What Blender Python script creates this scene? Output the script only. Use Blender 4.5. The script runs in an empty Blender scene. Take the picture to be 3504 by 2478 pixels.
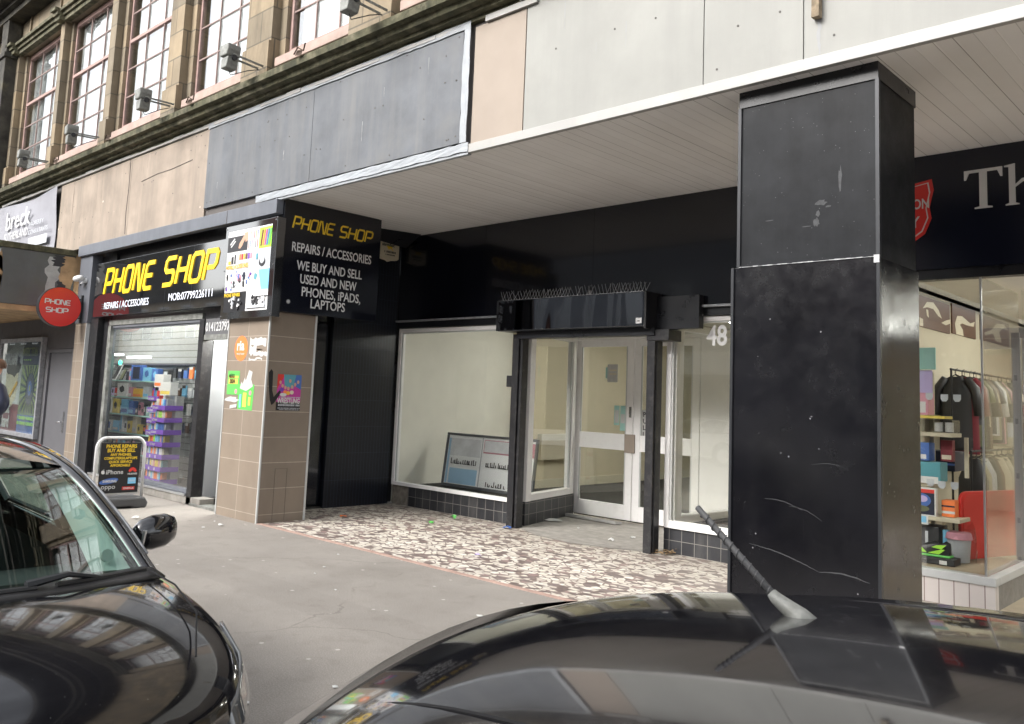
import bpy, bmesh, math, random
from mathutils import Vector, Matrix, Euler
random.seed(7)
R=math.radians
C=bpy.context.scene.collection
sc=bpy.context.scene
# ------------------------------------------------------------ camera, world, sun
cam_d=bpy.data.cameras.new('camera'); cam=bpy.data.objects.new('camera',cam_d); C.objects.link(cam)
cam_d.sensor_fit='HORIZONTAL'; cam_d.sensor_width=36; cam_d.lens=36*2910/3504
cam_d.shift_x=0; cam_d.shift_y=-(1239-1050)/3504
cam_d.clip_start=.05; cam_d.clip_end=2000
yaw,pit,rol=R(43.444),R(6.1405),R(2.2915)
f=Vector((-math.sin(yaw)*math.cos(pit),math.cos(yaw)*math.cos(pit),math.sin(pit)))
r=Vector((math.cos(yaw),math.sin(yaw),0)); u=r.cross(f)
r2=r*math.cos(rol)+u*math.sin(rol); u2=-r*math.sin(rol)+u*math.cos(rol)
m=Matrix((r2,u2,-f)).transposed().to_4x4(); m.translation=(0,0,1.55)
cam.matrix_world=m
sc.camera=cam
w=bpy.data.worlds.new('World'); sc.world=w; w.use_nodes=True
nt=w.node_tree; bg=nt.nodes['Background']
sky=nt.nodes.new('ShaderNodeTexSky'); sky.sky_type='NISHITA'; sky.sun_disc=False
SUN_EL,SUN_AZ=R(36),R(196)      # azimuth from +Y clockwise
sky.sun_elevation=SUN_EL; sky.sun_rotation=SUN_AZ; sky.air_density=1.0; sky.dust_density=3.5
hs=nt.nodes.new('ShaderNodeHueSaturation'); hs.inputs['Saturation'].default_value=.22
tc=nt.nodes.new('ShaderNodeTexCoord'); nz=nt.nodes.new('ShaderNodeTexNoise'); nz.inputs['Scale'].default_value=2.6; nz.inputs['Detail'].default_value=5
cr=nt.nodes.new('ShaderNodeMapRange'); cr.inputs[1].default_value=.35; cr.inputs[2].default_value=.68; cr.inputs[3].default_value=.85; cr.inputs[4].default_value=1.7
mx=nt.nodes.new('ShaderNodeMix'); mx.data_type='RGBA'; mx.blend_type='MULTIPLY'; mx.inputs[0].default_value=1
nt.links.new(sky.outputs[0],hs.inputs['Color']); nt.links.new(tc.outputs['Generated'],nz.inputs['Vector'])
nt.links.new(nz.outputs[0],cr.inputs[0]); nt.links.new(hs.outputs[0],mx.inputs[6]); nt.links.new(cr.outputs[0],mx.inputs[7])
nt.links.new(mx.outputs[2],bg.inputs['Color']); bg.inputs['Strength'].default_value=.15
sd=bpy.data.lights.new('sun','SUN'); sd.energy=1.15; sd.angle=R(28); sd.color=(1,.965,.92)
sun=bpy.data.objects.new('sun',sd); C.objects.link(sun)
dv=Vector((math.sin(SUN_AZ)*math.cos(SUN_EL),math.cos(SUN_AZ)*math.cos(SUN_EL),math.sin(SUN_EL)))
sun.rotation_euler=dv.to_track_quat('Z','Y').to_euler()
sc.view_settings.view_transform='Standard'; sc.view_settings.look='None'; sc.view_settings.gamma=1; sc.view_settings.exposure=1.22
sc.cycles.max_bounces=10; sc.cycles.transparent_max_bounces=16; sc.cycles.glossy_bounces=5; sc.cycles.sample_clamp_indirect=6
sc.cycles.use_denoising=True

# ------------------------------------------------------------ materials
MATS={}
def N(nt,t,**k):
    n=nt.nodes.new(t)
    for a,b in k.items():
        if a in n.inputs.keys() if isinstance(a,str) else False: n.inputs[a].default_value=b
        else: setattr(n,a,b)
    return n
def newmat(name):
    m=bpy.data.materials.new(name); m.use_nodes=True; nt=m.node_tree
    b=nt.nodes['Principled BSDF']; MATS[name]=m
    return m,nt,b
def mixc(nt,fac,a,b,mode='MIX'):
    n=nt.nodes.new('ShaderNodeMix'); n.data_type='RGBA'; n.blend_type=mode
    for i,v in ((0,fac),(6,a),(7,b)):
        if hasattr(v,'is_linked') or isinstance(v,bpy.types.NodeSocket): nt.links.new(v,n.inputs[i])
        elif i==0: n.inputs[0].default_value=v
        else: n.inputs[i].default_value=(*v,1)
    return n.outputs[2]
def noise(nt,scale,detail=4,rough=.6,sc3=None,vec=None):
    n=nt.nodes.new('ShaderNodeTexNoise'); n.inputs['Scale'].default_value=scale; n.inputs['Detail'].default_value=detail; n.inputs['Roughness'].default_value=rough
    v=vec or obj_co(nt)
    if sc3:
        mp=nt.nodes.new('ShaderNodeMapping'); mp.inputs['Scale'].default_value=sc3; nt.links.new(v,mp.inputs[0]); v=mp.outputs[0]
    nt.links.new(v,n.inputs['Vector']); return n.outputs[0]
def obj_co(nt):
    for n in nt.nodes:
        if n.type=='TEX_COORD': return n.outputs['Object']
    return nt.nodes.new('ShaderNodeTexCoord').outputs['Object']
def rng(nt,v,a,b,c=0,d=1):
    n=nt.nodes.new('ShaderNodeMapRange'); nt.links.new(v,n.inputs[0])
    for i,x in ((1,a),(2,b),(3,c),(4,d)): n.inputs[i].default_value=x
    return n.outputs[0]
def math_(nt,op,a,b=0.0):
    n=nt.nodes.new('ShaderNodeMath'); n.operation=op
    for i,v in ((0,a),(1,b)):
        if isinstance(v,bpy.types.NodeSocket): nt.links.new(v,n.inputs[i])
        else: n.inputs[i].default_value=v
    return n.outputs[0]
def bumpn(nt,b,h,strength=.3,dist=.01):
    n=nt.nodes.new('ShaderNodeBump'); n.inputs['Strength'].default_value=strength; n.inputs['Distance'].default_value=dist
    nt.links.new(h,n.inputs['Height']); nt.links.new(n.outputs[0],b.inputs['Normal']); return n
def mat(name,col,rough=.6,metal=0,var=.12,scale=3,bump=0,bscale=60,streak=0,scol=None,dirt=0,dcol=(.05,.045,.04),dscale=2,coat=0,spec=.5,spots=0,spcol=(.6,.6,.6),spscale=30,emit=0,rvar=0,sf=7):
    m,nt,b=newmat(name)
    c=mixc(nt,rng(nt,noise(nt,scale),.3,.7),tuple(x*(1-var) for x in col),tuple(min(1,x*(1+var)) for x in col))
    if streak:
        s=rng(nt,noise(nt,1.0,6,.68,(sf,sf,sf*.09)),.45,.75,0,streak); c=mixc(nt,s,c,scol or tuple(x*.45 for x in col))
    if dirt:
        s=rng(nt,noise(nt,dscale,6,.65),.52,.72,0,dirt); c=mixc(nt,s,c,dcol)
    if spots:
        v=nt.nodes.new('ShaderNodeTexVoronoi'); v.inputs['Scale'].default_value=spscale; nt.links.new(obj_co(nt),v.inputs['Vector'])
        s=math_(nt,'MULTIPLY',rng(nt,v.outputs['Distance'],.10,.06),rng(nt,noise(nt,spscale*.31,2),.62-.12*spots,.64-.12*spots)); c=mixc(nt,s,c,spcol)
    nt.links.new(c,b.inputs['Base Color'])
    b.inputs['Roughness'].default_value=rough; b.inputs['Metallic'].default_value=metal; b.inputs['Coat Weight'].default_value=coat; b.inputs['Coat Roughness'].default_value=.04
    b.inputs['Specular IOR Level'].default_value=spec
    if rvar: nt.links.new(rng(nt,noise(nt,4,5,.7),.3,.7,max(0,rough-rvar),rough+rvar),b.inputs['Roughness'])
    if bump: bumpn(nt,b,noise(nt,bscale,4),bump,.01)
    if emit:
        nt.links.new(c,b.inputs['Emission Color']); b.inputs['Emission Strength'].default_value=emit
    return m
def glass(name,tint=(.93,.96,.95),ior=1.5,rough=0.0,wav=0,dirt=0):
    m=bpy.data.materials.new(name); m.use_nodes=True; nt=m.node_tree; MATS[name]=m
    nt.nodes.remove(nt.nodes['Principled BSDF']); out=nt.nodes['Material Output']
    t=nt.nodes.new('ShaderNodeBsdfTransparent'); t.inputs[0].default_value=(*tint,1)
    g=nt.nodes.new('ShaderNodeBsdfGlossy'); g.inputs['Roughness'].default_value=rough
    fr=nt.nodes.new('ShaderNodeFresnel'); fr.inputs[0].default_value=ior
    mx=nt.nodes.new('ShaderNodeMixShader')
    # same reflectance from both sides of a pane
    geo=nt.nodes.new('ShaderNodeNewGeometry'); 
    ng=nt.nodes.new('ShaderNodeMath'); ng.operation='MULTIPLY'
    lw=nt.nodes.new('ShaderNodeLayerWeight'); lw.inputs[0].default_value=.5
    p=math_(nt,'POWER',lw.outputs['Facing'],4.0); F0=((ior-1)/(ior+1))**2*1.8
    fac=math_(nt,'ADD',math_(nt,'MULTIPLY',p,1-F0),F0)
    nt.nodes.remove(fr); nt.nodes.remove(ng); nt.nodes.remove(geo)
    if wav:
        bp=nt.nodes.new('ShaderNodeBump'); bp.inputs['Strength'].default_value=wav; bp.inputs['Distance'].default_value=.01
        nt.links.new(noise(nt,1.6,2),bp.inputs['Height']); nt.links.new(bp.outputs[0],g.inputs['Normal'])
    nt.links.new(fac,mx.inputs[0]); nt.links.new(t.outputs[0],mx.inputs[1]); nt.links.new(g.outputs[0],mx.inputs[2])
    last=mx.outputs[0]
    if dirt:
        d=nt.nodes.new('ShaderNodeBsdfDiffuse'); d.inputs[0].default_value=(.5,.5,.47,1); m2=nt.nodes.new('ShaderNodeMixShader')
        nt.links.new(rng(nt,noise(nt,1.0,6,.7,(3,3,1)),.4,.8,0,dirt),m2.inputs[0]); nt.links.new(last,m2.inputs[1]); nt.links.new(d.outputs[0],m2.inputs[2]); last=m2.outputs[0]
    nt.links.new(last,out.inputs[0]); return m
def xz_vec(nt,sx=1,sz=1,ox=0,oz=0):
    s=nt.nodes.new('ShaderNodeSeparateXYZ'); nt.links.new(obj_co(nt),s.inputs[0])
    a=math_(nt,'ADD',s.outputs[0],s.outputs[1]); c=nt.nodes.new('ShaderNodeCombineXYZ')
    nt.links.new(math_(nt,'ADD',math_(nt,'MULTIPLY',a,sx),ox),c.inputs[0]); nt.links.new(math_(nt,'ADD',math_(nt,'MULTIPLY',s.outputs[2],sz),oz),c.inputs[1]); return c.outputs[0]
def brick(name,c1,c2,mortar,bw,bh,ms=.01,off=.5,rough=.8,bump=.4,stain=0,stcol=(.04,.04,.035),var=.3,ox=0,oz=0,spec=.3,grain=30,msm=.1):
    m,nt,b=newmat(name)
    t=nt.nodes.new('ShaderNodeTexBrick'); nt.links.new(xz_vec(nt,1,1,ox,oz),t.inputs['Vector'])
    t.offset=off; t.inputs['Scale'].default_value=1; t.inputs['Brick Width'].default_value=bw; t.inputs['Row Height'].default_value=bh
    t.inputs['Mortar Size'].default_value=ms; t.inputs['Mortar Smooth'].default_value=msm
    t.inputs['Color1'].default_value=(*c1,1); t.inputs['Color2'].default_value=(*c2,1); t.inputs['Mortar'].default_value=(*mortar,1)
    nn=noise(nt,2.2,6,.65)
    c=mixc(nt,rng(nt,nn,.3,.72,0,var),t.outputs['Color'],tuple(x*.45 for x in c1))
    if stain: c=mixc(nt,rng(nt,noise(nt,1.1,6,.7,(2.2,2.2,.5)),.48,.72,0,stain),c,stcol)
    nt.links.new(c,b.inputs['Base Color']); b.inputs['Roughness'].default_value=rough; b.inputs['Specular IOR Level'].default_value=spec
    h=math_(nt,'SUBTRACT',math_(nt,'MULTIPLY',noise(nt,grain,5),.35),t.outputs['Fac']); bumpn(nt,b,h,bump,.008)
    return m

mat('paint_grey',(.098,.106,.118),.55,var=.22,scale=2.2,sf=3.6,streak=.6,scol=(.165,.165,.16),dirt=.5,dcol=(.135,.135,.13),dscale=1.6,bump=.1,bscale=25,spots=.35,spcol=(.04,.04,.04),spscale=2.6)
mat('beam_grey',(.115,.125,.145),.5,var=.12,scale=3,streak=.25,scol=(.2,.21,.23),bump=.12,bscale=12)
mat('pier_grey',(.11,.118,.135),.55,var=.08)
mat('panel_beige',(.30,.245,.195),.75,var=.16,scale=1.8,sf=3,streak=.85,scol=(.19,.16,.13),dirt=.65,dcol=(.21,.175,.14),bump=.12,bscale=30,spots=.3,spcol=(.7,.6,.5),spscale=4)
mat('panel_beige_clean',(.30,.25,.205),.7,var=.05,streak=.3,scol=(.30,.25,.21))
mat('panel_light',(.275,.275,.255),.65,var=.08,scale=1.5,sf=5,streak=.6,dirt=.3,dcol=(.22,.215,.195),dscale=1.1,scol=(.235,.235,.22),bump=.08,bscale=20,spots=.3,spcol=(.5,.5,.48),spscale=3)
mat('seam_dark',(.10,.09,.085),.8)
mat('tape',(.30,.32,.34),.45,var=.12,scale=5,bump=.25,bscale=9)
mat('white_trim',(.34,.335,.32),.45,var=.06,dirt=.25,dcol=(.5,.45,.38),dscale=5)
mat('white_pvc',(.84,.83,.82),.4,var=.05,dirt=.22,dcol=(.42,.4,.36),dscale=6)
mat('grey_pvc',(.50,.51,.50),.4,var=.06)
mat('pink_wood',(.33,.215,.19),.6,var=.18,scale=7,dirt=.35,dcol=(.25,.2,.17),dscale=9)
mat('pink_sill',(.36,.265,.225),.75,var=.15,scale=5,dirt=.3,dcol=(.2,.16,.12))
mat('bar_wood',(.24,.17,.15),.6,var=.2,scale=8)
mat('mossy_stone',(.09,.085,.05),.95,var=.5,scale=7,bump=1,bscale=22,streak=.9,scol=(.015,.02,.01),dirt=.75,dcol=(.2,.18,.13),dscale=3.5)
mat('black_stone',(.045,.042,.035),.95,var=.5,scale=4,bump=.8,bscale=14,dirt=.5,dcol=(.14,.12,.07),dscale=3)
brick('ashlar',(.33,.26,.17),(.19,.165,.125),(.13,.115,.09),.62,.40,.010,stain=.6,stcol=(.075,.065,.05),var=.55,bump=.6,grain=45)
mat('black_panel',(.006,.007,.012),.13,var=.3,scale=.8,bump=.02,bscale=2,spots=.2,spcol=(.5,.5,.5),spscale=3,coat=.3)
mat('black_wavy',(.15,.155,.17),.04,1,var=.1,bump=.0)
mat('black_satin',(.010,.011,.014),.32,var=.3,spots=.25,spcol=(.45,.45,.45),spscale=7,rvar=.08)
mat('black_void',(.004,.004,.005),.9)
mat('black_timber',(.018,.018,.02),.35,var=.3,dirt=.25,dcol=(.16,.15,.14),dscale=14,bump=.25,bscale=30)
mat('col_upper',(.016,.017,.019),.42,var=.4,scale=3,bump=.05,bscale=150,sf=4,streak=.5,scol=(.026,.028,.031),spots=.9,spcol=(.13,.135,.14),spscale=34,rvar=.1,spec=.12)
mat('col_lower',(.006,.006,.008),.22,var=.4,scale=1.2,spots=.3,spcol=(.25,.25,.26),spscale=16,rvar=.09,bump=.03,bscale=30,streak=.3,scol=(.012,.012,.014))
brick('side_tiles',(.004,.005,.009),(.006,.008,.013),(.022,.028,.05),.052,.36,.0022,off=0,rough=.3,bump=.3,var=.2,spec=.4,grain=5)
brick('plinth_tiles',(.025,.026,.03),(.04,.042,.047),(.22,.21,.19),.152,.135,.0035,off=0,rough=.35,bump=.3,var=.2,stain=.4,stcol=(.14,.135,.125),oz=.135,spec=.5)
brick('tan_tiles_side',(.25,.203,.158),(.228,.185,.145),(.46,.40,.33),.72,.2965,.004,off=0,rough=.42,bump=.15,var=.28,stain=.22,stcol=(.13,.10,.075),oz=.2,ox=.02,spec=.5,grain=12)
brick('tan_tiles',(.275,.222,.172),(.25,.203,.158),(.46,.40,.33),.475,.2965,.004,off=0,rough=.42,bump=.15,var=.28,stain=.22,stcol=(.13,.10,.075),oz=.2,ox=-.05,spec=.5,grain=12)
brick('pale_tiles',(.66,.62,.58),(.62,.56,.53),(.26,.20,.18),.115,.6,.0045,off=0,rough=.4,bump=.2,var=.12)
mat('concrete',(.26,.245,.22),.85,var=.2,scale=9,bump=.4,bscale=40,dirt=.4,dcol=(.15,.14,.12))
mat('rough_render',(.20,.18,.15),.95,var=.3,scale=12,bump=.8,bscale=25)
mat('interior_yellow',(.58,.52,.38),.75,var=.04)
mat('interior_cream',(.52,.47,.36),.75,var=.04)
mat('interior_white',(.80,.78,.70),.7,var=.04)
mat('ceiling_white',(.72,.72,.69),.7,var=.03)
mat('skirting',(.6,.56,.43),.5,var=.03)
mat('carpet_dark',(.035,.033,.03),.9,var=.2,bump=.3,bscale=90)
mat('floor_tan',(.38,.31,.22),.6,var=.12,scale=5)
mat('metal_grey',(.32,.33,.35),.45,.3,var=.25,scale=14,bump=.4,bscale=30,dirt=.6,dcol=(.12,.11,.09),dscale=12)
mat('alu',(.62,.63,.64),.32,.85,var=.08)
mat('steel',(.6,.6,.6),.25,1)
mat('dark_metal',(.03,.032,.036),.4,.3)
mat('red_sign',(.66,.028,.022),.35,var=.03,coat=.3)
mat('yellow_lit',(.86,.56,.02),.4,var=.02,emit=.2)
mat('white_lit',(.8,.83,.92),.4,var=.02,emit=.15)
mat('yellow_flat',(.80,.55,.03),.45,var=.03)
mat('white_flat',(.64,.64,.635),.5,var=.03)
mat('paper',(.52,.52,.505),.7,var=.08,scale=20)
mat('black_flat',(.012,.012,.014),.45,var=.1)
mat('sign_black_gloss',(.010,.011,.013),.05,var=.1,coat=1)
mat('grey_hoarding',(.105,.105,.11),.6,var=.12,streak=.2,scol=(.15,.15,.15),spots=.3,spcol=(.35,.35,.35),spscale=4)
mat('flood_grey',(.20,.205,.19),.6,.2,var=.35,scale=12,bump=.4,bscale=30,dirt=.7,dcol=(.09,.09,.07),dscale=9)
mat('leaf_rust',(.07,.045,.03),.9,var=.4,scale=20)
mat('panel_stain',(.24,.20,.16),.8,var=.2)
mat('poster_green',(.17,.25,.14),.6,var=.15,scale=3)
mat('poster_lime',(.27,.34,.13),.6)
mat('poster_navy',(.035,.055,.10),.6)
mat('drip_grey',(.27,.275,.275),.6)
mat('board_white',(.93,.95,.97),.4,var=.03)
mat('board_blue',(.42,.66,.90),.4,var=.08)
mat('board_grey',(.72,.74,.78),.4,var=.12,scale=6)
mat('door_grey',(.30,.31,.32),.5,var=.05)
mat('grey_door',(.115,.115,.125),.5,var=.06)
mat('box_grey',(.10,.105,.105),.6,var=.2,scale=1.6,dirt=.35,dcol=(.10,.11,.05),dscale=1.3,streak=.3,scol=(.14,.15,.15))
mat('rust_tan',(.38,.25,.13),.8,var=.3,scale=4,dirt=.7,dcol=(.06,.05,.04),dscale=3)
mat('peel',(.42,.43,.41),.8,var=.2,scale=8,dirt=.6,dcol=(.06,.07,.09),dscale=4)
mat('banner_grey',(.27,.27,.30),.5,var=.08,bump=.5,bscale=2.5)
for n_,c_ in dict(red=(.6,.04,.03),orange=(.85,.22,.06),yellow=(.68,.53,.10),green=(.12,.5,.1),lime=(.35,.72,.06),blue=(.06,.14,.42),sky=(.2,.5,.75),purple=(.17,.06,.42),pink=(.60,.27,.34),magenta=(.5,.04,.3),teal=(.09,.30,.36),navy=(.012,.016,.04),brown=(.12,.06,.035),cream=(.62,.56,.42),olive=(.14,.15,.08),skin=(.55,.32,.22),khaki=(.28,.25,.16),lilac=(.5,.42,.7),maroon=(.18,.02,.03),charcoal=(.03,.03,.033),silver=(.5,.52,.55),amber=(.75,.42,.05),mint=(.32,.55,.5)).items():
    mat('c_'+n_,c_,.5,var=.06)
mat('wood_weathered',(.24,.19,.13),.9,var=.4,scale=14,bump=.6,bscale=20)
mat('scuff_grey',(.045,.047,.05),.7,var=.3,scale=40)
mat('leaf_dry',(.25,.17,.09),.9,var=.3)
mat('car_black',(.009,.009,.011),.12,var=.05,coat=.9,scale=1,spots=.5,spcol=(.10,.10,.095),spscale=55,rvar=.08)
mat('car_trim',(.014,.014,.015),.45)
mat('rubber',(.07,.07,.072),.6,var=.1,bump=.2,bscale=200)
mat('tyre',(.02,.02,.02),.85)
mat('car_white',(.7,.7,.69),.2,coat=1,var=.02)
mat('car_cabin',(.055,.055,.057),.8)
mat('pillar_lining',(.50,.56,.53),.6,var=.03)
mat('headlamp',(.12,.125,.13),.08,.3,coat=1)
glass('glass_shop',(.965,.97,.955),1.5)
glass('glass_upper',(.93,.95,.95),2.0)
glass('glass_car',(.68,.82,.77),1.75)
glass('glass_dirty',(.90,.94,.92),1.55,dirt=.12)
glass('plastic_clear',(.85,.85,.85),1.3)
m_=mat('lamp_white',(1,1,.95),.5,var=0,emit=34)
mat('lamp_dim',(.9,.95,1),.5,var=0,emit=5)
mat('navy_fascia',(.006,.008,.018),.22,var=.1)
m_=mat('reflected_green',(.02,.9,.5),.5,var=0,emit=6)
# pavement asphalt
m,nt,b=newmat('pavement_asphalt')
c=mixc(nt,rng(nt,noise(nt,1.3,6,.6),.3,.7),(.195,.177,.156),(.265,.241,.213))
c=mixc(nt,rng(nt,noise(nt,120,2),.42,.7,0,.6),c,(.42,.39,.36))
c=mixc(nt,rng(nt,noise(nt,.7,5,.6),.55,.7,0,.35),c,(.165,.15,.132))
v=nt.nodes.new('ShaderNodeTexVoronoi'); v.inputs['Scale'].default_value=4.5; nt.links.new(obj_co(nt),v.inputs['Vector'])
c=mixc(nt,math_(nt,'MULTIPLY',rng(nt,v.outputs['Distance'],.085,.06),rng(nt,noise(nt,1.9,2),.40,.43,0,.7)),c,(.55,.52,.48))
spv=nt.nodes.new('ShaderNodeSeparateXYZ'); nt.links.new(obj_co(nt),spv.inputs[0])
band=math_(nt,'MULTIPLY',rng(nt,spv.outputs[1],3.52,3.54),rng(nt,spv.outputs[1],3.98,3.96)); c=mixc(nt,math_(nt,'MULTIPLY',band,.14),c,(.14,.128,.115))
dn_=nt.nodes.new('ShaderNodeTexNoise'); dn_.inputs['Scale'].default_value=2.5; dn_.inputs['Detail'].default_value=6; nt.links.new(obj_co(nt),dn_.inputs['Vector'])
vm=nt.nodes.new('ShaderNodeVectorMath'); vm.operation='MULTIPLY_ADD'; nt.links.new(dn_.outputs['Color'],vm.inputs[0]); vm.inputs[1].default_value=(.5,.5,0); nt.links.new(obj_co(nt),vm.inputs[2])
vc=nt.nodes.new('ShaderNodeTexVoronoi'); vc.feature='DISTANCE_TO_EDGE'; vc.inputs['Scale'].default_value=.42; nt.links.new(vm.outputs[0],vc.inputs['Vector'])
c=mixc(nt,math_(nt,'MULTIPLY',rng(nt,vc.outputs['Distance'],.005,.002,0,.28),rng(nt,noise(nt,.9,3),.45,.55)),c,(.05,.045,.04))
c=mixc(nt,rng(nt,noise(nt,4.5,7,.75),.52,.66,0,.32),c,(.16,.143,.127))
nt.links.new(c,b.inputs['Base Color']); b.inputs['Roughness'].default_value=.85; bumpn(nt,b,noise(nt,110,4),.6,.005)
mat('road_asphalt',(.055,.055,.057),.85,var=.2,scale=2,bump=.5,bscale=120,spots=.2,spscale=20,spcol=(.2,.2,.2))
mat('kerb_stone',(.26,.25,.235),.8,var=.2,scale=6,bump=.3,bscale=50)
mat('pink_strip',(.42,.29,.24),.7,var=.2,scale=8)
# crazy marble floor
m,nt,b=newmat('mosaic_marble')
def vor(feature,scale,vec,rand=1):
    v=nt.nodes.new('ShaderNodeTexVoronoi'); v.feature=feature; v.inputs['Scale'].default_value=scale; v.inputs['Randomness'].default_value=rand; nt.links.new(vec,v.inputs['Vector']); return v
mp=nt.nodes.new('ShaderNodeMapping'); mp.inputs['Scale'].default_value=(.7,1.1,0); mp.inputs['Rotation'].default_value=(0,0,.75)
dn=nt.nodes.new('ShaderNodeTexNoise'); dn.inputs['Scale'].default_value=5; nt.links.new(obj_co(nt),dn.inputs['Vector'])
va=nt.nodes.new('ShaderNodeVectorMath'); va.operation='MULTIPLY_ADD'; nt.links.new(dn.outputs['Color'],va.inputs[0]); va.inputs[1].default_value=(0,0,0); nt.links.new(obj_co(nt),va.inputs[2])
nt.links.new(va.outputs[0],mp.inputs[0])
for nn in nt.nodes: pass
V1=vor('F1',15.5,mp.outputs[0])
V2=vor('DISTANCE_TO_EDGE',15.5,mp.outputs[0])
sx=nt.nodes.new('ShaderNodeSeparateColor'); nt.links.new(V1.outputs['Color'],sx.inputs[0])
ramp=nt.nodes.new('ShaderNodeValToRGB'); ramp.color_ramp.interpolation='CONSTANT'; nt.links.new(sx.outputs[0],ramp.inputs[0])
els=[(0,(.66,.62,.54)),(.2,(.76,.73,.65)),(.44,(.14,.11,.105)),(.57,(.70,.66,.57)),(.75,(.20,.16,.155)),(.85,(.58,.53,.46)),(.94,(.30,.21,.20))]
while len(ramp.color_ramp.elements)<len(els): ramp.color_ramp.elements.new(.5)
for e,(p_,c_) in zip(ramp.color_ramp.elements,els): e.position=p_; e.color=(*c_,1)
c=mixc(nt,rng(nt,noise(nt,26,5,.7),.4,.75,0,.35),ramp.outputs[0],(.34,.27,.2))
c=mixc(nt,rng(nt,V2.outputs['Distance'],.085,.05,0,.9),c,(.20,.15,.13))
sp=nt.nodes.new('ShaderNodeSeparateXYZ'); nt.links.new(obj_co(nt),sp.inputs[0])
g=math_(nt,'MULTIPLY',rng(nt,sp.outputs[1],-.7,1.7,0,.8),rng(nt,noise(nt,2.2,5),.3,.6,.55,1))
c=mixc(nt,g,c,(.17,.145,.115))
nt.links.new(c,b.inputs['Base Color']); b.inputs['Roughness'].default_value=.5; bumpn(nt,b,noise(nt,60,3),.15,.004)
# grooved soffit boards: grooves run across the canopy
m,nt,b=newmat('soffit_boards')
sp=nt.nodes.new('ShaderNodeSeparateXYZ'); nt.links.new(obj_co(nt),sp.inputs[0])
t=math_(nt,'DIVIDE',sp.outputs[0],.112); fr=math_(nt,'FRACT',t); fl=math_(nt,'FLOOR',t)
wn=nt.nodes.new('ShaderNodeTexWhiteNoise'); wn.noise_dimensions='1D'; nt.links.new(fl,wn.inputs['W'])
gr=math_(nt,'MULTIPLY',rng(nt,fr,.06,.03),rng(nt,wn.outputs[0],.2,1,.25,.95))
c=mixc(nt,rng(nt,noise(nt,.8,4),.35,.7),(.84,.83,.815),(.77,.755,.735))
c=mixc(nt,rng(nt,wn.outputs[0],0,1,0,.14),c,(.45,.42,.38))
c=mixc(nt,gr,c,(.10,.085,.07)); nt.links.new(c,b.inputs['Base Color']); b.inputs['Roughness'].default_value=.5
bumpn(nt,b,rng(nt,fr,.1,.0),.5,.006)
# slatwall
m,nt,b=newmat('slatwall')
sp=nt.nodes.new('ShaderNodeSeparateXYZ'); nt.links.new(obj_co(nt),sp.inputs[0])
fr=math_(nt,'FRACT',math_(nt,'DIVIDE',sp.outputs[2],.105))
c=mixc(nt,rng(nt,fr,.14,.08),(.30,.31,.31),(.05,.05,.05)); nt.links.new(c,b.inputs['Base Color']); b.inputs['Roughness'].default_value=.4
# wavy polished metal of the shutter box
nt=MATS['black_wavy'].node_tree; bb=nt.nodes['Principled BSDF']; bumpn(nt,bb,noise(nt,1.0,1,.4,(2.2,2.2,.5)),.8,.03)
MATS['sign_black_gloss'].node_tree.nodes['Principled BSDF'].inputs['Coat IOR'].default_value=2.3
nt=MATS['sign_black_gloss'].node_tree; bb=nt.nodes['Principled BSDF']; bumpn(nt,bb,noise(nt,.6,1),.10,.02)

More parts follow.
